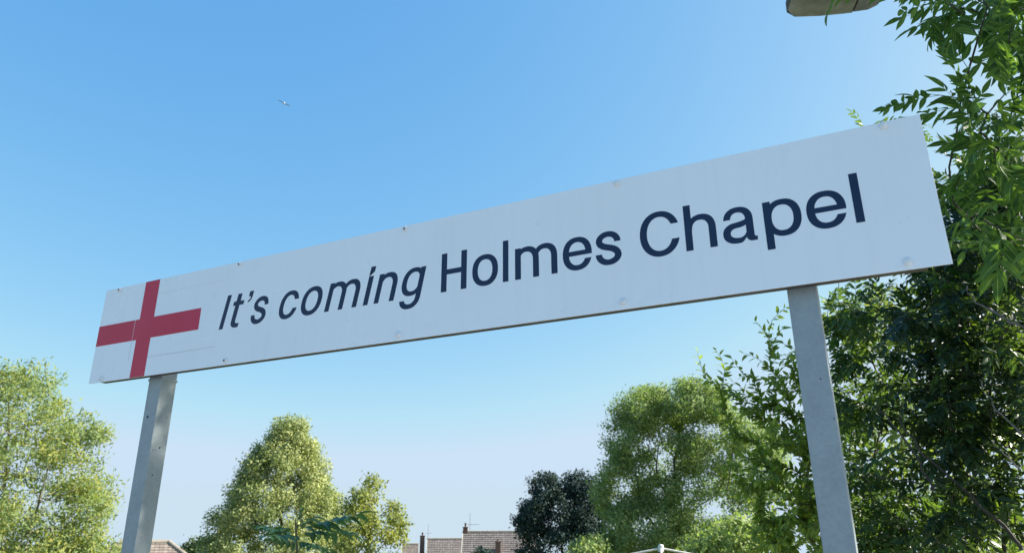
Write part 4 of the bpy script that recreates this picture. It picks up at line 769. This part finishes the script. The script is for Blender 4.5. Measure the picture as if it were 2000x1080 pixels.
def house(name, label, D, pxl, pxr, ridge_py, depth, tmat, wmat, seed, pitch=38, hip_r=0.0, hip_l=0.0, verge=True, tile=.30):
    rng = np.random.default_rng(seed)
    a = at(pxl, ridge_py, D); b = at(pxr, ridge_py, D); c = (a + b) / 2
    L = float(np.hypot(*(b - a)[:2])); gz = float(land(c[0], c[1])); rz = math.atan2((b - a)[1], (b - a)[0])
    root = empty(name, (c[0], c[1], gz), rz); tag(root, label, 'house', 'houses beyond the gardens')
    H = c[2] - gz; rise = depth / 2 * math.tan(R_(pitch)); E = H - rise
    hl, hr = hip_l, hip_r
    x0, x1 = -L / 2 - hl, L / 2 + hr; yd = depth / 2
    # walls up to the slopes
    bm = bmesh.new()
    if hl or hr: bm_box(bm, x0 + .3, x1 - .3, -yd + .3, yd - .3, -.3, E + .1)
    else:
        pr = [(-yd + .25, -.3), (yd - .25, -.3), (yd - .25, E + .12), (0, H - .12), (-yd + .25, E + .12)]
        va = [bm.verts.new((x0 + .12, y, z)) for y, z in pr]; vb = [bm.verts.new((x1 - .12, y, z)) for y, z in pr]
        bm.faces.new(va); bm.faces.new(vb[::-1])
        for i in range(5): bm.faces.new((va[i], vb[i], vb[(i + 1) % 5], va[(i + 1) % 5]))
    link('wall', mesh_bm('wall', bm, wmat), root)
    # roof deck
    bm = bmesh.new()
    e = [bm.verts.new(v) for v in ((x0, -yd, E), (x1, -yd, E), (x1, yd, E), (x0, yd, E), (-L / 2, 0, H), (L / 2, 0, H))]
    for f in ((0, 1, 5, 4), (2, 3, 4, 5), (1, 2, 5), (3, 0, 4), (3, 2, 1, 0)): bm.faces.new([e[i] for i in f])
    rf = link('roof', mesh_bm('roof', bm, tmat), root)
    sl = math.hypot(yd, rise); nv = int(sl / (tile + .01)); nu = int((x1 - x0) / tile)
    def clip(u, v):
        x = x0 + u * (x1 - x0); return (x > -L / 2 - hl * v - .05) & (x < L / 2 + hr * v + .05)
    for s in (-1, 1):
        o = link('roof_tiles', tile_field('roof_tiles', np.array([x0, 0, H + .0]), (x1 - x0, 0, 0), (0, s * yd, -rise), nu, nv, tmat, rng, clip), rf); tag(o, kind='stuff')
    if hr:
        nu2 = int(depth / tile)
        o = link('roof_tiles', tile_field('roof_tiles', np.array([L / 2, -yd, H]), (0, depth, 0), (hr, 0, -rise), nu2, nv, tmat, rng, lambda u, v: np.abs(u - .5) < v / 2), rf); tag(o, kind='stuff')
    # half-round ridge and hip tiles
    A = Acc()
    def cap(p, q):
        p, q = np.array(p, float), np.array(q, float); n = max(2, int(np.linalg.norm(q - p) / .45))
        for k in range(n):
            s0, s1 = p + (q - p) * k / n, p + (q - p) * (k + .97) / n; A.tube([s0, (s0 + s1) / 2, s1], [.13, .125, .115], 8)
    cap((-L / 2, 0, H + .02), (L / 2, 0, H + .02))
    if hr: cap((L / 2, 0, H + .02), (x1, -yd, E + .02)); cap((L / 2, 0, H + .02), (x1, yd, E + .02))
    o = link('ridge_tiles', A.mesh('ridge_tiles', m_ridge), rf); tag(o, kind='stuff')
    if verge and not (hl or hr):
        for x in (x0 - .03, x1 - .05):
            bm = bmesh.new()
            for s in (-1, 1):
                v = [(x, 0, H + .085), (x, s * yd, E + .085), (x, s * yd, E - .12), (x, 0, H - .12)]
                q = [bm.verts.new(p) for p in v] + [bm.verts.new((p[0] + .08, p[1], p[2])) for p in v]
                for f in ((0, 1, 2, 3), (7, 6, 5, 4), (0, 4, 5, 1), (1, 5, 6, 2), (2, 6, 7, 3)): bm.faces.new([q[i] for i in f])
            link('verge', mesh_bm('verge', bm, m_verge), rf)
    # windows and door on the near wall (below the picture's edge)
    yw = -yd + (.3 if (hl or hr) else .25)
    for k in range(2 if E > 1.5 else 0):
        xw = x0 + (x1 - x0) * (.27 + .46 * k); zt = E - .35
        w = box('window', xw - .7, xw + .7, yw - .05, yw - .002, zt - 1.15, zt, m_frame, root)
        for q in (0, 1): box('pane', xw - .62 + q * .65, xw - .03 + q * .65, yw - .058, yw - .0505, zt - 1.08, zt - .08, m_glass, w)
    return root, H, L, E
m_verge = mat_plain('verge_mortar', (.40, .38, .34), .85, noise=.2, nscale=3)
m_ridge = mat_plain('ridge_tile', (.26, .235, .20), .85, noise=.3, nscale=3)
hA, H, L, E = house('tiled_house', 'grey tiled house with pale verge, largest of the roofs beside the dark beech', 84, 904, 1052, 1038, 7.6, mt_grey, m_render, 41)
chimney(hA, -L / 2 + .28, .0, H - .8, H + .42, .5, m_brick, 1, .42); aerial(hA, -L / 2 + .75, .4, H - .1, 2.1, .1)
chimney(hA, -L / 2 + 3.85, -2.5, H - 2.8, H - 1.05, .55, m_brick, 1, .2)
hB, H, L, E = house('tiled_house', 'house with plain brown grey roof and slim chimney left of the largest roof', 92, 834, 905, 1052, 7.4, mt_grey, m_render, 42)
chimney(hB, -L / 2 - .55, .2, H - 2.4, H + .3, .55, m_brick, 1, .35); aerial(hB, -L / 2 + .1, .6, H + .0, 1.6, 1.2, 3)
hC, H, L, E = house('tiled_house', 'small roof just visible beside the yellow green tree', 104, 785, 818, 1062, 6.5, mt_brown, m_orange, 43)
hD, H, L, E = house('hipped_house', 'hipped brown tiled roof behind the left hand post', 40, 232, 329, 1059, 7.0, mt_brown, m_brick, 44, pitch=35, hip_r=3.3, hip_l=3.3, tile=.19)

# ------------------------------------------------------------------ garden gazebo frame
m_gaz = mat_plain('white_tube', (.70, .68, .64), .45, noise=.12, nscale=10)
gp = at(1291, 1069, 14.0); gg = float(land(gp[0], gp[1]))
gz = empty('garden_gazebo', (gp[0], gp[1], gg), R_(34)); tag(gz, 'white tubular gazebo frame peeping up under the willow', 'gazebo')
gh = gp[2] - gg
for sx in (-1, 1):
    for sy in (-1, 1):
        A = Acc(); A.tube([[sx * .04, sy * .04, gh - .02], [sx * .7, sy * .7, gh - .19], [sx * 1.4, sy * 1.4, gh - .42]], .017, 8); link('roof_bar', A.mesh('roof_bar', m_gaz), gz)
        A = Acc(); A.tube([[sx * .66, sy * .66, gh - .180], [sx * .74, sy * .74, gh - .203]], .020, 8); link('joint', A.mesh('joint', m_dark), gz)
        A = Acc(); A.tube([[sx * 1.4, sy * 1.4, gh - .40], [sx * 1.4, sy * 1.4, 1.0], [sx * 1.4, sy * 1.4, -.1]], .02, 8); link('leg', A.mesh('leg', m_gaz), gz)
for k in range(4):
    c_, s_ = [(1, 0), (0, 1), (-1, 0), (0, -1)][k]; A = Acc()
    A.tube([[c_ * 1.4 - s_ * 1.38, s_ * 1.4 + c_ * 1.38, gh - .43], [c_ * 1.4, s_ * 1.4, gh - .43], [c_ * 1.4 + s_ * 1.38, s_ * 1.4 - c_ * 1.38, gh - .43]], .016, 8); link('eaves_bar', A.mesh('eaves_bar', m_gaz), gz)
A = Acc(); A.tube([[0, 0, gh - .07], [0, 0, gh - .02], [0, 0, gh + .03], [0, 0, gh + .055], [0, 0, gh + .06]], [.05, .055, .05, .035, .002], 12); link('hub', A.mesh('hub', m_gaz), gz)

# ------------------------------------------------------------------ a gull far up in the sky
m_gullw = mat_plain('gull_white', (.50, .51, .52), .7); m_gullg = mat_plain('gull_grey', (.22, .24, .27), .7)
bp = at(555, 203, 62); brd = empty('gull', tuple(bp), R_(20)); brd.rotation_euler = (R_(12), R_(20), R_(20))
tag(brd, 'tiny pale gull gliding high in the blue sky', 'bird')
A = Acc(); A.tube([[0, -.30, 0], [0, -.27, .01], [0, -.16, .01], [0, 0, 0], [0, .14, .01], [0, .22, .03], [0, .27, .03], [0, .31, .02]], [.006, .035, .07, .085, .06, .045, .035, .006], 10); link('body', A.mesh('body', m_gullw), brd)
for s in (-1, 1):
    bm = bmesh.new(); st_ = [(.06, .10, -.10, .01), (.28, .15, -.07, .07), (.46, .09, -.07, .06), (.66, .0, -.06, .01)]; pv = None
    for x, ya, yb, z in st_:
        rg = [bm.verts.new((s * x, ya, z)), bm.verts.new((s * x, (ya + yb) / 2, z + .018)), bm.verts.new((s * x, yb, z)), bm.verts.new((s * x, (ya + yb) / 2, z - .006))]
        if pv:
            for i in range(4): bm.faces.new((pv[i], pv[(i + 1) % 4], rg[(i + 1) % 4], rg[i]))
        else: bm.faces.new(rg)
        pv = rg
    bm.faces.new(pv); link('wing', mesh_bm('wing', bm, m_gullg), brd)
